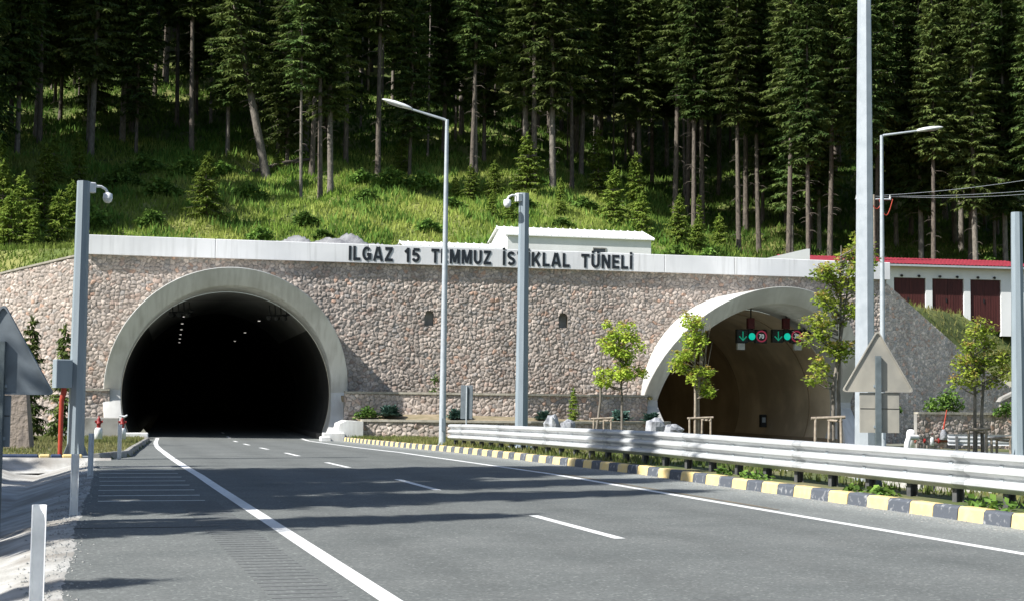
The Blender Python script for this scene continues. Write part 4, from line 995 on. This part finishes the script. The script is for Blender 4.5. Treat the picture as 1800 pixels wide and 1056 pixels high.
# trees just outside the left of the picture that shade the road
for k,(x,y,j,sc) in enumerate([(-9.2,19.2,8,.74),(-9.6,22.2,8,.82),(-9.4,25.3,8,.9),(-9.6,27.6,8,1.0),(-10.2,15.4,8,.6),(-10.6,10.2,8,.42),(-12.0,31.0,8,.55),(-15,20.5,8,.9),(-16.5,24.5,8,.95),(-14.5,35,8,.5)]):
    put_spruce(j,(x,y,-.2),k*1.3,sc,'roadside spruce left of the drainage channel, shading the road','roadside spruces left of the drainage channel')

# the far forest higher up the slope reads as one mass
fv=[];ff=[]
_,fc,_,_=spruce_mesh(26,3.0,3.4,77,.25,step=.8,fl=1.5,dens=.55)
cv=np.array(fc.v); cf=np.array([list(q) for q in fc.f]); k=0
FV=[];FF=[]
for q in range(300):
    U=R.uniform(-60,110); v=R.uniform(78,140); p=HW(U,v); a=R.uniform(0,6.28); c_,s_=math.cos(a),math.sin(a); sc=R.uniform(.85,1.15)
    FV.append(np.stack([(cv[:,0]*c_-cv[:,1]*s_)*sc+p.x,(cv[:,0]*s_+cv[:,1]*c_)*sc+p.y,cv[:,2]*sc+p.z],1)); FF.append(cf+k); k+=len(cv)
tag(npmesh('distant_forest',np.concatenate(FV),np.concatenate(FF),m_spr),kind='stuff')

# young firs on the slope
sap=[spruce_mesh(4.4,.25,1.7,31,.06,.2,.42,dens=1.9,mat=m_sap,deadlow=False),spruce_mesh(4.6,.3,1.1,32,.055,.2,.38,dens=2.0,mat=m_sap,deadlow=False),spruce_mesh(3.6,.15,1.3,33,.06,.18,.42,dens=1.9,mat=m_sap,deadlow=False)]
sinst=[None]*3
def put_sap(k,loc,rz,sc,label,group='young firs growing on the slope'):
    if sinst[k] is None:
        sinst[k]=plant_proto(sap[k],'fir_sapling',label,'young tree',loc,rz,group); sinst[k].scale=(sc,sc,sc); return sinst[k]
    return dup(sinst[k],loc,rz,sc,label,group)
SP=[(6.4,16.4,0,1.0,'bushy young fir alone on the slope above the big tunnel, tallest there'),(-2.1,23.2,1,.85,'young fir in shade behind the left camera pole top'),(-3.5,23.7,0,.75,'smaller young fir in shade left of the camera pole top'),
 (-4.6,11.3,0,1.0,'broad dark young fir above the left wing wall, at the picture edge'),(-3.3,14.7,1,1.1,'tall slim young fir above the left wing wall, right of the broad one'),(-4.6,7.0,2,1.0,'low bright young fir directly on top of the left wing wall, outermost'),(-3.2,6.2,1,.62,'little pointed fir right behind the left wing wall top'),
 (-5.6,8.8,0,1.25,'broadest dark fir of the group above the left wing wall'),(-2.2,9.5,2,1.05,'dark spreading fir above the left wing wall, nearest the camera pole'),(-6.2,13.5,1,1.3,'tall dark fir at the left picture edge, behind the broad ones'),(-1.6,13.0,0,.8,'bushy dark fir just left of the camera pole, above the wing wall'),
 (27.4,26.9,2,.8,'young fir at the grass edge left of the middle camera pole'),(26.9,18.7,0,.55,'small young fir low on the slope beside the middle camera pole'),(25.2,25.6,0,.62,'small fir at the grass edge right of the taller lamp mast'),(24.3,26.3,2,.5,'tiny fir close to the taller lamp mast, at the grass edge'),(25.7,19.8,2,.55,'low spreading fir on the yellowish grass left of the white shed roof'),
 (21.5,34.1,1,.8,'young fir inside the forest edge right of the lamp head'),(36.6,31.5,1,1.25,'tall young fir above the right end of the white shed, left of the pair'),(35.4,22.0,0,1.0,'left fir of the bright pair behind the white shed'),(37.4,23.8,1,1.3,'right fir of the bright pair behind the white shed, the taller one'),(36.6,20.0,2,.9,'low bushy fir in front of the bright pair'),
 (39.1,19.1,0,.85,'bright young fir right of the white shed end wall'),(41.0,20.5,2,.75,'second bright young fir right of the white shed end wall'),(44.1,24.3,2,.75,'low fir at the dark forest edge above the small tunnel'),(44.7,30.3,1,.7,'slim fir inside the dark forest edge above the small tunnel'),
 (31.0,21.5,1,.6,'slim little fir above the middle of the white shed roof'),(11.8,30.5,2,.5,'low fir beside the fallen log'),(29.5,26.5,0,1.1,'shaded fir at the forest edge behind the middle camera pole'),(15.5,34.0,2,.7,'fir among the trunks behind the slender clump')]
for U,v,k,sc,lab in SP: put_sap(k,HW(U,v)-Vector((0,0,.1)),R.uniform(0,6.28),sc,lab)
# two slim spruces in front of the left wing wall
for x,y,sc,k,lab in ((-1.55,60.5,1.0,1,'slim spruce in front of the left wing wall, the one farther left'),(-.35,58.5,.92,1,'slim spruce in front of the left wing wall, half behind the camera pole')):
    o=put_sap(k,(x,y,-.2),R.uniform(0,6),sc,lab,'slim spruces in front of the left wing wall'); o.scale=(.8*sc,.8*sc,1.05*sc)
    for c in o.children:
        if c.name.startswith('crown'): c.data=c.data.copy(); c.data.materials.clear(); c.data.materials.append(m_spr2)
# small low conifer in the lower bed
o=put_sap(1,W(25.1,4.0,.3),1,.42,'thin brownish little fir in the lower planting bed','planting bed conifers')

# low blue spruces in the beds
def cushion(seed,rx,rz_,n):
    rr=random.Random(seed); vs=[];fs=[]; tk=MB()
    for k in range(n):
        a=rr.uniform(0,6.28); el=rr.uniform(.05,1.2); L=rr.uniform(.6,1.1); d=Vector((math.cos(a)*math.cos(el),math.sin(a)*math.cos(el),math.sin(el)*.8)); c=Vector((0,0,.08)); s=Vector((-math.sin(a),math.cos(a),0))
        tk.tube([c,c+Vector((d.x*rx,d.y*rx,d.z*rz_))*L*.8],[.02,.008],3,0,False,False)
        for i in range(16):
            t=.3+.7*i/16; p=c+Vector((d.x*rx,d.y*rx,d.z*rz_))*(L*t)
            for sg in (-1,1):
                dd=(d*.6+s*sg*.7+Vector((0,0,rr.uniform(-.1,.4)))).normalized(); l=rr.uniform(.1,.2)
                fronds(vs,fs,p,dd,l,l*.3,l*.15,dd.cross(Vector((rr.uniform(-.4,.4),.2,1))).normalized())
    cm=MB(); cm.v=[tuple(p) for p in vs]; cm.f=fs; cm.m=[0]*len(fs); cm.sm=[False]*len(fs); return tk,cm,m_bark,m_blue
bs=None
for (u,vv,z,sc,lab) in ((15.5,3.1,.5,1.0,'low blue spruce nearest the big tunnel ring in the lower bed'),(19.0,3.9,.4,.95,'low blue spruce half hidden by the small sign plate'),(23.5,4.0,.4,.85,'low blue spruce right of the middle camera pole'),(28.1,2.9,.35,1.05,'broad low blue spruce left of the small tunnel ring'),(29.7,3.2,.3,.95,'low blue spruce growing above the grey boulders')):
    if bs is None: bs=plant_proto(cushion(5,.62,.75,95),'blue_spruce',lab,'shrub',W(u,vv,z),0,'low blue spruces in the planting bed')
    else: dup(bs,W(u,vv,z),R.uniform(0,6),sc,lab)

# leafy clumps
def leafcloud(seed,blobs,n,size,mat,stems=True,bark=None):
    rr=random.Random(seed); vs=[];fs=[]; tk=MB()
    for c,r in blobs:
        c=Vector(c)
        if stems: tk.tube([(c.x*.2,c.y*.2,-.1),c*.6,c],[.02,.014,.006],4,0,False,False)
        for k in range(n):
            d=Vector((rr.gauss(0,1),rr.gauss(0,1),rr.gauss(0,1))).normalized()*(rr.random()**.45); p=c+Vector((d.x*r[0],d.y*r[1],d.z*r[2]))
            dd=Vector((rr.uniform(-1,1),rr.uniform(-1,1),rr.uniform(-.7,.6))).normalized(); l=size*rr.uniform(.6,1.3); fronds(vs,fs,p,dd,l,l*.36,l*.2,dd.cross(Vector((rr.uniform(-1,1),rr.uniform(-1,1),1))).normalized())
    cm=MB(); cm.v=[tuple(p) for p in vs]; cm.f=fs; cm.m=[0]*len(fs); cm.sm=[False]*len(fs); return tk,cm,bark or m_bark,mat
def bush_at(name,label,loc,seed,blobs,n,size,mat=None,group=None,cat='bush'):
    tk,cm,b,m=leafcloud(seed,blobs,n,size,mat or m_bush); t=thing(name,label,cat,loc,0,group); tk.build('stems',b,t); cm.build('leaves',m,t); return t
B3=lambda s:[((-.4*s,0,.35*s),(.45*s,.4*s,.35*s)),((.4*s,.1,.45*s),(.5*s,.4*s,.45*s)),((0,-.2*s,.65*s),(.4*s,.35*s,.4*s))]
bush_at('wall_shrub','two tuft shrub growing on the upper terrace against the headwall',W(18.2,.8,1.6),3,[((0,0,.25),(.28,.25,.3)),((.1,0,.95),(.22,.2,.28))],110,.13)
bush_at('wall_shrub','tiny shrub on the upper terrace by the middle camera pole',W(22.9,.9,1.6),4,[((0,0,.2),(.25,.2,.25))],70,.12)
bush_at('leafy_bush','large leafy bush at the foot of the right wing wall',(47.2,73.2,.9),5,B3(1.5),260,.2)
bush_at('leafy_bush','leafy bush beside the concrete ramp wall at the far right',(49.0,70.2,.9),6,B3(.8),130,.17)
bush_at('leafy_bush','small bush left of the large one under the right wing wall',(44.2,73.4,.95),7,B3(.5),100,.14)
bush_at('leafy_bush','low bush in the shade at the right foot of the big tunnel ring',W(14.3,3.0,.35),8,B3(.75),130,.16)
bush_at('leafy_bush','bright bush on the slope right of the white shed',HW(37.5,15.5),9,B3(1.3),240,.24)
bush_at('leafy_bush','bright round bush above the parapet near the white wedge wall',HW(42.2,13.5)+Vector((0,0,.2)),10,B3(1.35),260,.22)
bush_at('leafy_bush','low leafy bush right above the gravel mound',HW(9.5,12.8),12,B3(1.1),200,.22)
bush_at('leafy_bush','leafy bush on the slope left of the lone young fir',HW(2.8,15),13,B3(1.2),200,.24)
bush_at('leafy_bush','dark leafy bush on the shaded slope above the parapet corner',HW(-.8,15.5),14,B3(1.4),240,.26)
for k,(U,v,s,lab) in enumerate([(19.5,26,1.7,'wide green thicket on the slope below the taller lamp head'),(22.0,27.5,1.5,'green thicket right of the wide one, by the lamp mast'),(17.6,28,1.0,'small green thicket at the forest edge left of the lamp head'),(23.2,22.0,.9,'small round bush on the grass below the lamp mast'),(12.6,17.5,.9,'bush on the slope above the left end of the lettering'),(3.2,21,1.3,'bush in the shaded hollow above the big tunnel'),(33.5,24.5,1.0,'bush between the middle pole trunk pair and the bright firs'),
 (17.2,22.5,.9,'rounded weed bush on the yellow grass under the slender clump'),(28.5,23.0,1.1,'dense bush left of the middle camera pole top'),(9.0,22.0,1.2,'bush right of the lone young fir, at the edge of its shadow'),(5.0,26.5,1.6,'wide dark thicket in the shaded hollow below the forest'),(.5,25,1.5,'dark thicket in the shaded hollow, left of the wide one'),(13.5,14.5,.7,'low weed clump just above the parapet, left of the lettering'),(20.5,16.0,.8,'weed clump just above the parapet over the second word of the lettering'),(39.8,15.5,1.2,'bright bush below the two firs right of the white shed'),(30.0,17.5,.8,'weed clump just above the white shed roof'),
 (46.0,16.0,1.3,'leafy bush at the forest edge just left of the white wedge wall'),(48.5,18.5,1.5,'big leafy bush at the forest edge behind the white wedge wall'),(51.5,17.5,1.3,'leafy bush behind the left end of the red roof'),(55.0,20.0,1.5,'leafy bush behind the red roof, left of the second lamp mast'),(59.5,20.5,1.4,'leafy bush behind the red roof, right of the second lamp mast'),(64.5,21.5,1.5,'leafy bush behind the right end of the red roof'),
 (-3.5,20,1.5,'dark thicket below the forest at the left picture edge'),(2.0,29,1.4,'dark thicket at the foot of the forest trunks above the big tunnel'),(7.5,28.5,1.3,'dark thicket left of the leaning grey spruce')]):
    bush_at('thicket',lab,HW(U,v),40+k,B3(s)+[((s*.9,.3,.3*s),(.5*s,.4*s,.3*s))],230,.27,cat='bush')
t=thing('fallen_log','fallen dead tree trunk lying across the slope left of the slender clump','log',HW(10.0,31.0)); c=HW(14.6,33.5)-HW(10.0,31.0)
MB().tube([(0,0,.35),c*.5+Vector((0,0,.55)),c+Vector((0,0,.4))],[.2,.16,.1],8).build('trunk',m_bark,t)
mb=MB()
for k in range(26):
    a=R.uniform(0,6.28); d=Vector((math.cos(a),math.sin(a)*.6,R.uniform(.1,.9))); p=c*R.uniform(-.1,.25)+Vector((0,0,.35)); mb.tube([p,p+d*R.uniform(.5,1.3)],[.03,.008],4,0,False,False)
mb.build('root_tangle',m_twig,t)

# young maples with stakes in the median
def maple(label,loc,H,seed,blobs,trunks,n=150,bare=False,size=.17):
    rr=random.Random(seed); t=thing('young_maple',label,'young tree',loc,0,'young staked maples behind the barrier'); t.scale=(1.1,1.1,1.02)
    tk=MB()
    for (x,y),top in trunks: tk.tube([(x,y,-.3),(x*.8,y*.8,H*.3),(x*.5+top[0]*.5,y*.5+top[1]*.5,H*.6),(top[0],top[1],H*.93)],[.055,.048,.034,.012],7)
    main=trunks[0]
    for c,r in blobs:
        z=max(c[2]-r[2]*1.5,H*.28); s=Vector((main[0][0]*.6+main[1][0]*.4*z/H,0,z)); c=Vector(c)
        tk.tube([s,(s+c)*.5+Vector((0,0,-.06)),c,c+Vector((c.x-s.x,c.y-s.y,r[2]))*.5],[.026,.018,.012,.004],5,0,True,False)
        for k in range(5):
            d=Vector((rr.gauss(0,1)*r[0],rr.gauss(0,1)*r[1],rr.gauss(0,1)*r[2]))*.6; tk.tube([c-d*.3,c+d],[.01,.003],3,0,False,False)
    if bare:
        for k in range(9):
            x=rr.uniform(.05,.3); tk.tube([(x*.3,0,H*.35),(x+.1,rr.uniform(-.2,.2),H*.55),(x+rr.uniform(.0,.35),rr.uniform(-.2,.2),H*rr.uniform(.75,.98))],[.022,.014,.005],4,0,False,False)
    tk.build('trunk',m_stake if bare else m_barkg,t)
    _,cm,_,_=leafcloud(seed,blobs,int(n*1.35),size*.72,m_maple,False); cm.build('leaves',m_maple,t)
    tips=[((c[0]+r[0]*.35*rr.uniform(-1,1),c[1],c[2]+r[2]*.75),(r[0]*.6,r[1]*.6,r[2]*.4)) for c,r in blobs]
    _,cm,_,_=leafcloud(seed+1,tips,max(20,n//4),size*.6,m_mapler,False); cm.build('new_leaves',m_mapler,t)
    return t
def mkblobs(seed,spec):
    """several uneven twig clumps per spec entry"""
    rr=random.Random(seed); out=[]
    for c,r,k in spec:
        for i in range(k):
            out.append(((c[0]+rr.uniform(-1,1)*r[0],c[1]+rr.uniform(-1,1)*r[1],c[2]+rr.uniform(-1,1)*r[2]),(rr.uniform(.19,.38),rr.uniform(.19,.38),rr.uniform(.16,.3))))
    return out
maple('round crowned young maple in front of the headwall, left of the small tunnel',(21.43,56.45,.05),4.9,50,mkblobs(1,[((-.25,0,4.3),(.35,.4,.35),7),((-.1,0,3.3),(.6,.5,.55),14),((.45,0,3.0),(.5,.4,.6),9),((-.55,0,2.3),(.5,.4,.3),8),((.35,0,4.1),(.3,.3,.3),4)]),[((0,0),(-.2,0)),((-.95,.3),(-.6,.1))],60)
maple('young maple with bare twigs standing in front of the small tunnel mouth',(23.11,52.81,.1),4.9,52,mkblobs(2,[((-.15,0,4.3),(.35,.3,.35),8),((-.2,0,3.5),(.4,.3,.4),8),((-.45,0,2.9),(.35,.3,.3),6),((.0,0,2.5),(.4,.3,.25),4),((.35,0,2.0),(.3,.3,.25),5)]),[((-.05,0),(-.1,0)),((.1,.05),(.2,0))],52,True)
maple('tallest young maple, growing behind the thick mast and beige triangular sign',(20.75,37.8,.0),6.4,54,mkblobs(3,[((.75,0,5.8),(.3,.3,.35),7),((.55,0,5.1),(.55,.4,.4),9),((-.1,0,4.9),(.5,.4,.35),9),((.1,0,4.2),(.7,.4,.3),8),((-.2,0,3.5),(.5,.4,.35),9),((.35,0,3.1),(.4,.3,.3),6),((-.35,0,2.4),(.25,.3,.25),4)]),[((0,0),(.6,0)),((.25,.1),(.3,.1))],56,False,.15)
maple('young maple with two thin trunks near the right picture edge',(26.5,39.3,-.1),4.3,56,mkblobs(4,[((-.05,0,3.8),(.3,.3,.3),6),((.0,0,3.1),(.5,.4,.4),11),((.55,0,3.3),(.35,.3,.3),5),((-.35,0,2.5),(.35,.3,.3),8),((.4,0,2.5),(.4,.3,.2),5)]),[((-.13,0),(-.05,0)),((.14,0),(.25,0))],52,False,.14)
def stake(label,loc,w,h,rz):
    t=thing('tree_stake',label,'stake frame',loc,rz,'wooden stake frames around young trees')
    for x,y in ((-w/2,-.2),(w/2,-.2),(w*.1,.25)): MB().tube([(x,y,-.3),(x+R.uniform(-.03,.03),y,h)],[.045,.04],7).build('leg',m_stake,t)
    MB().tube([(-w/2-.1,-.2,h-.05),(w/2+.1,-.2,h)],.045,7).build('crossbar',m_stake,t); MB().tube([(w/2,-.24,h-.12),(w*.1,.29,h-.1)],.035,7).build('crossbar',m_stake,t)
    return t
stake('wooden stake frame with a long top bar, left of the beige sign post',(20.45,37.6,0),.75,1.18,rad(-20))
stake('stake frame around the two trunked maple at the right, left one',(26.35,39.2,-.1),.55,.95,rad(-20))
stake('stake frame around the two trunked maple at the right, lower one',(27.0,39.0,-.15),.6,.75,rad(-10))
stake('low stake frame at the foot of the bare twigged maple',(23.3,52.9,.0),.8,.95,rad(-20))
stake('low stake frame under the round crowned maple',(20.6,56.5,0),.7,.85,rad(-20))

# ------------------------------------------------------------------ grass
def blades(name, P, h, w, C, kind='stuff', label=None):
    n=len(P); a=RN.uniform(0,6.283,n); L=h*RN.uniform(.5,1.3,n); ln=RN.uniform(.1,.6,n)*L; b=RN.uniform(0,6.283,n)
    s=np.stack([np.cos(a),np.sin(a),0*a],1)*(w*RN.uniform(.6,1.4,n))[:,None]
    top=P+np.stack([np.cos(b)*ln,np.sin(b)*ln,L],1)
    V=np.stack([P-s,P+s,top],1).reshape(-1,3); F=np.arange(3*n).reshape(n,3)
    o=npmesh(name,V,F,m_grassb,col=np.repeat(C,3,0)); return tag(o,kind=kind)
def gcol(n,pal,wt,x,y,jit=.2):
    """patchy colour that belongs to the plants, varying over the ground"""
    k=.5+.5*np.sin(x*.45+1.7*np.sin(y*.37))*np.sin(y*.5+1.1*np.sin(x*.29)); k=np.clip(k+RN.normal(0,.22,n),0,1)[:,None]
    c=np.array(pal[0])*(1-k)+np.array(pal[1])*k; return c*RN.uniform(1-jit,1+jit,n)[:,None]
def hill_pts(n,u0,u1,v0,v1):
    U=RN.uniform(u0,u1,n); v=RN.uniform(v0,v1,n); k=v>vfront(U)+.4; U,v=U[k],v[k]; z=hillz(U,v)-.03
    return U,v,np.stack([A0.x+E1.x*U-NF.x*v,A0.y+E1.y*U-NF.y*v,z],1)
U,v,P=hill_pts(95000,-12,46,8,40)
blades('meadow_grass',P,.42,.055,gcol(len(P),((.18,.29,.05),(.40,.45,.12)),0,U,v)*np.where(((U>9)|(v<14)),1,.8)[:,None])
U,v,P=hill_pts(9000,-16,.5,.5,14)
blades('wing_grass',P,.4,.05,gcol(len(P),((.11,.18,.035),(.23,.28,.07)),0,U,v))
U,v,P=hill_pts(60000,-25,78,34,75)
blades('forest_floor_plants',P,.5,.09,gcol(len(P),((.06,.125,.025),(.14,.21,.045)),0,U,v))
U,v,P=hill_pts(26000,40,80,9,34)
blades('forest_edge_plants',P,.5,.07,gcol(len(P),((.06,.125,.025),(.14,.2,.045)),0,U,v))
U,v,P=hill_pts(16000,44,80,.8,34)
blades('bank_grass',P,.35,.04,gcol(len(P),((.13,.17,.04),(.3,.27,.11)),0,U,v))
# broad leaved weeds scattered through the grass
n=26000; U=RN.uniform(-12,46,n); v=RN.uniform(9,42,n); k=(np.sin(U*.8+2*np.sin(v*.33))*np.sin(v*.6+U*.13)>.15); U,v=U[k],v[k]; n=len(U)
P=np.stack([A0.x+E1.x*U-NF.x*v,A0.y+E1.y*U-NF.y*v,hillz(U,v)],1)
blades('broadleaf_weeds',P,.62,.12,gcol(n,((.10,.2,.04),(.2,.32,.07)),0,U,v))
n=26000; Y=RN.uniform(14,77,n); X=kerbx(Y)+.3+RN.random(n)**1.5*14; q=(X-kerbx(Y)>1.1)|(Y>33)|((RN.random(n)<.5)&(Y>30)); X,Y=X[q],Y[q]; n=len(X); k=gnd(X,Y)>-5; P=np.stack([X,Y,gnd(X,Y)-.02],1)
blades('verge_grass',P,.16,.022,gcol(n,((.11,.16,.04),(.24,.23,.09)),0,X,Y))
n=9000; Y=RN.uniform(39.3,77,n); X=leftx(Y)-.25-RN.random(n)*5.5; P=np.stack([X,Y,gnd(X,Y)-.02],1)
blades('island_grass',P,.13,.02,gcol(n,((.13,.16,.05),(.26,.24,.11)),0,X,Y))
n=5000; s=RN.random(n); U=13.6+s*17; vv=np.interp(U,[13.3,18,22.4,26.5,30.2],[.3,.3,.3,.3,.2])+RN.random(n)**.6*np.interp(U,[13.3,18,22.4,26.5,30.2],[1.2,2.1,2.5,1.8,.5]); P=np.stack([A0.x+E1.x*U+NF.x*vv,A0.y+E1.y*U+NF.y*vv,np.full(n,1.6)],1)
blades('terrace_grass',P,.2,.03,gcol(n,((.16,.18,.06),(.3,.27,.12)),0,U,vv))
m_grit=M('grit_stone',(.33,.33,.31),(.2,.2,.19),8,.95)
def grit(name,P,size):
    n=len(P); V=[];r=size*RN.uniform(.4,1.4,n); base=np.array([(-1,-.7,0),(1,-.6,0),(.8,.9,0),(-.7,.8,0),(.1,0,.9)]); a=RN.uniform(0,6.28,n)
    V=np.stack([P+np.stack([(b_[0]*np.cos(a)-b_[1]*np.sin(a))*r,(b_[0]*np.sin(a)+b_[1]*np.cos(a))*r,b_[2]*r],1) for b_ in base],1).reshape(-1,3)
    F=(np.arange(n)[:,None,None]*5+np.array([(0,1,4),(1,2,4),(2,3,4),(3,0,4)])[None]).reshape(-1,3)
    return tag(npmesh(name,V,F,m_grit),kind='stuff')
n=1300; Y=10+RN.random(n)**1.3*28; d=RN.normal(-.05,.15,n); X=leftx(Y)-.02+d; Z=np.where(d>0,gz(Y)+.002,gz(Y)+np.interp(-d,[0,.35,1.25],[.005,-.05,-.33])); grit('loose_grit',np.stack([X,Y,Z],1),.013)
n=3200; Y=12+RN.random(n)**1.4*50; X=kerbx(Y)-.02-np.abs(RN.normal(0,.28,n)); grit('loose_grit',np.stack([X,Y,gz(Y)+.002],1),.012)
# weeds along the kerb behind the barrier
for k in range(8):
    Y=R.uniform(17,27); 
    bush_at('kerb_weed','low leafy weed sprouting behind the painted kerb under the long barrier',(float(kerbx(Y))+R.uniform(.28,.5),Y,float(gz(Y))+.14),100+k,[((R.uniform(-.1,.1),0,.05),(.18,.3,.1)),((0,.25,.08),(.12,.15,.1))],26,.12,group='weeds behind the painted kerb',cat='weed')

# ------------------------------------------------------------------ light, sky, camera
SUN=Vector((-.70,-.185,.66)).normalized()
sun=bpy.data.lights.new('sun','SUN'); sun.energy=4.8; sun.angle=rad(.53); sun.color=(1,.975,.93)
so=bpy.data.objects.new('sun',sun); COL.objects.link(so); so.rotation_euler=(-SUN).to_track_quat('-Z','Y').to_euler(); so.location=(-30,-10,40)
w=bpy.data.worlds.new('World'); SC.world=w; w.use_nodes=True; nt=w.node_tree
sky=nt.nodes.new('ShaderNodeTexSky'); sky.sky_type='NISHITA'; sky.sun_disc=False; sky.sun_elevation=math.asin(SUN.z); sky.sun_rotation=math.atan2(SUN.x,SUN.y)
nt.links.new(sky.outputs[0],nt.nodes['Background'].inputs[0]); nt.nodes['Background'].inputs[1].default_value=.085
f=2600; yaw=math.atan(770/f); pitch=math.atan(171/f); roll=.012
fw=Vector((math.sin(yaw)*math.cos(pitch),math.cos(yaw)*math.cos(pitch),math.sin(pitch))); r=Vector((math.cos(yaw),-math.sin(yaw),0)); u=r.cross(fw)
r2=r*math.cos(roll)+u*math.sin(roll); u2=-r*math.sin(roll)+u*math.cos(roll)
cam=bpy.data.cameras.new('camera'); co=bpy.data.objects.new('camera',cam); COL.objects.link(co)
m=Matrix((r2,u2,-fw)).transposed().to_4x4(); m.translation=(0,0,1.6); co.matrix_world=m
cam.sensor_width=36; cam.lens=f/1800*36; cam.clip_end=2000; cam.clip_start=.1
SC.camera=co
vs_=SC.view_settings; vs_.view_transform='Standard'; vs_.look='None'; vs_.exposure=.82; vs_.gamma=1
SC.cycles.max_bounces=8; SC.cycles.diffuse_bounces=6
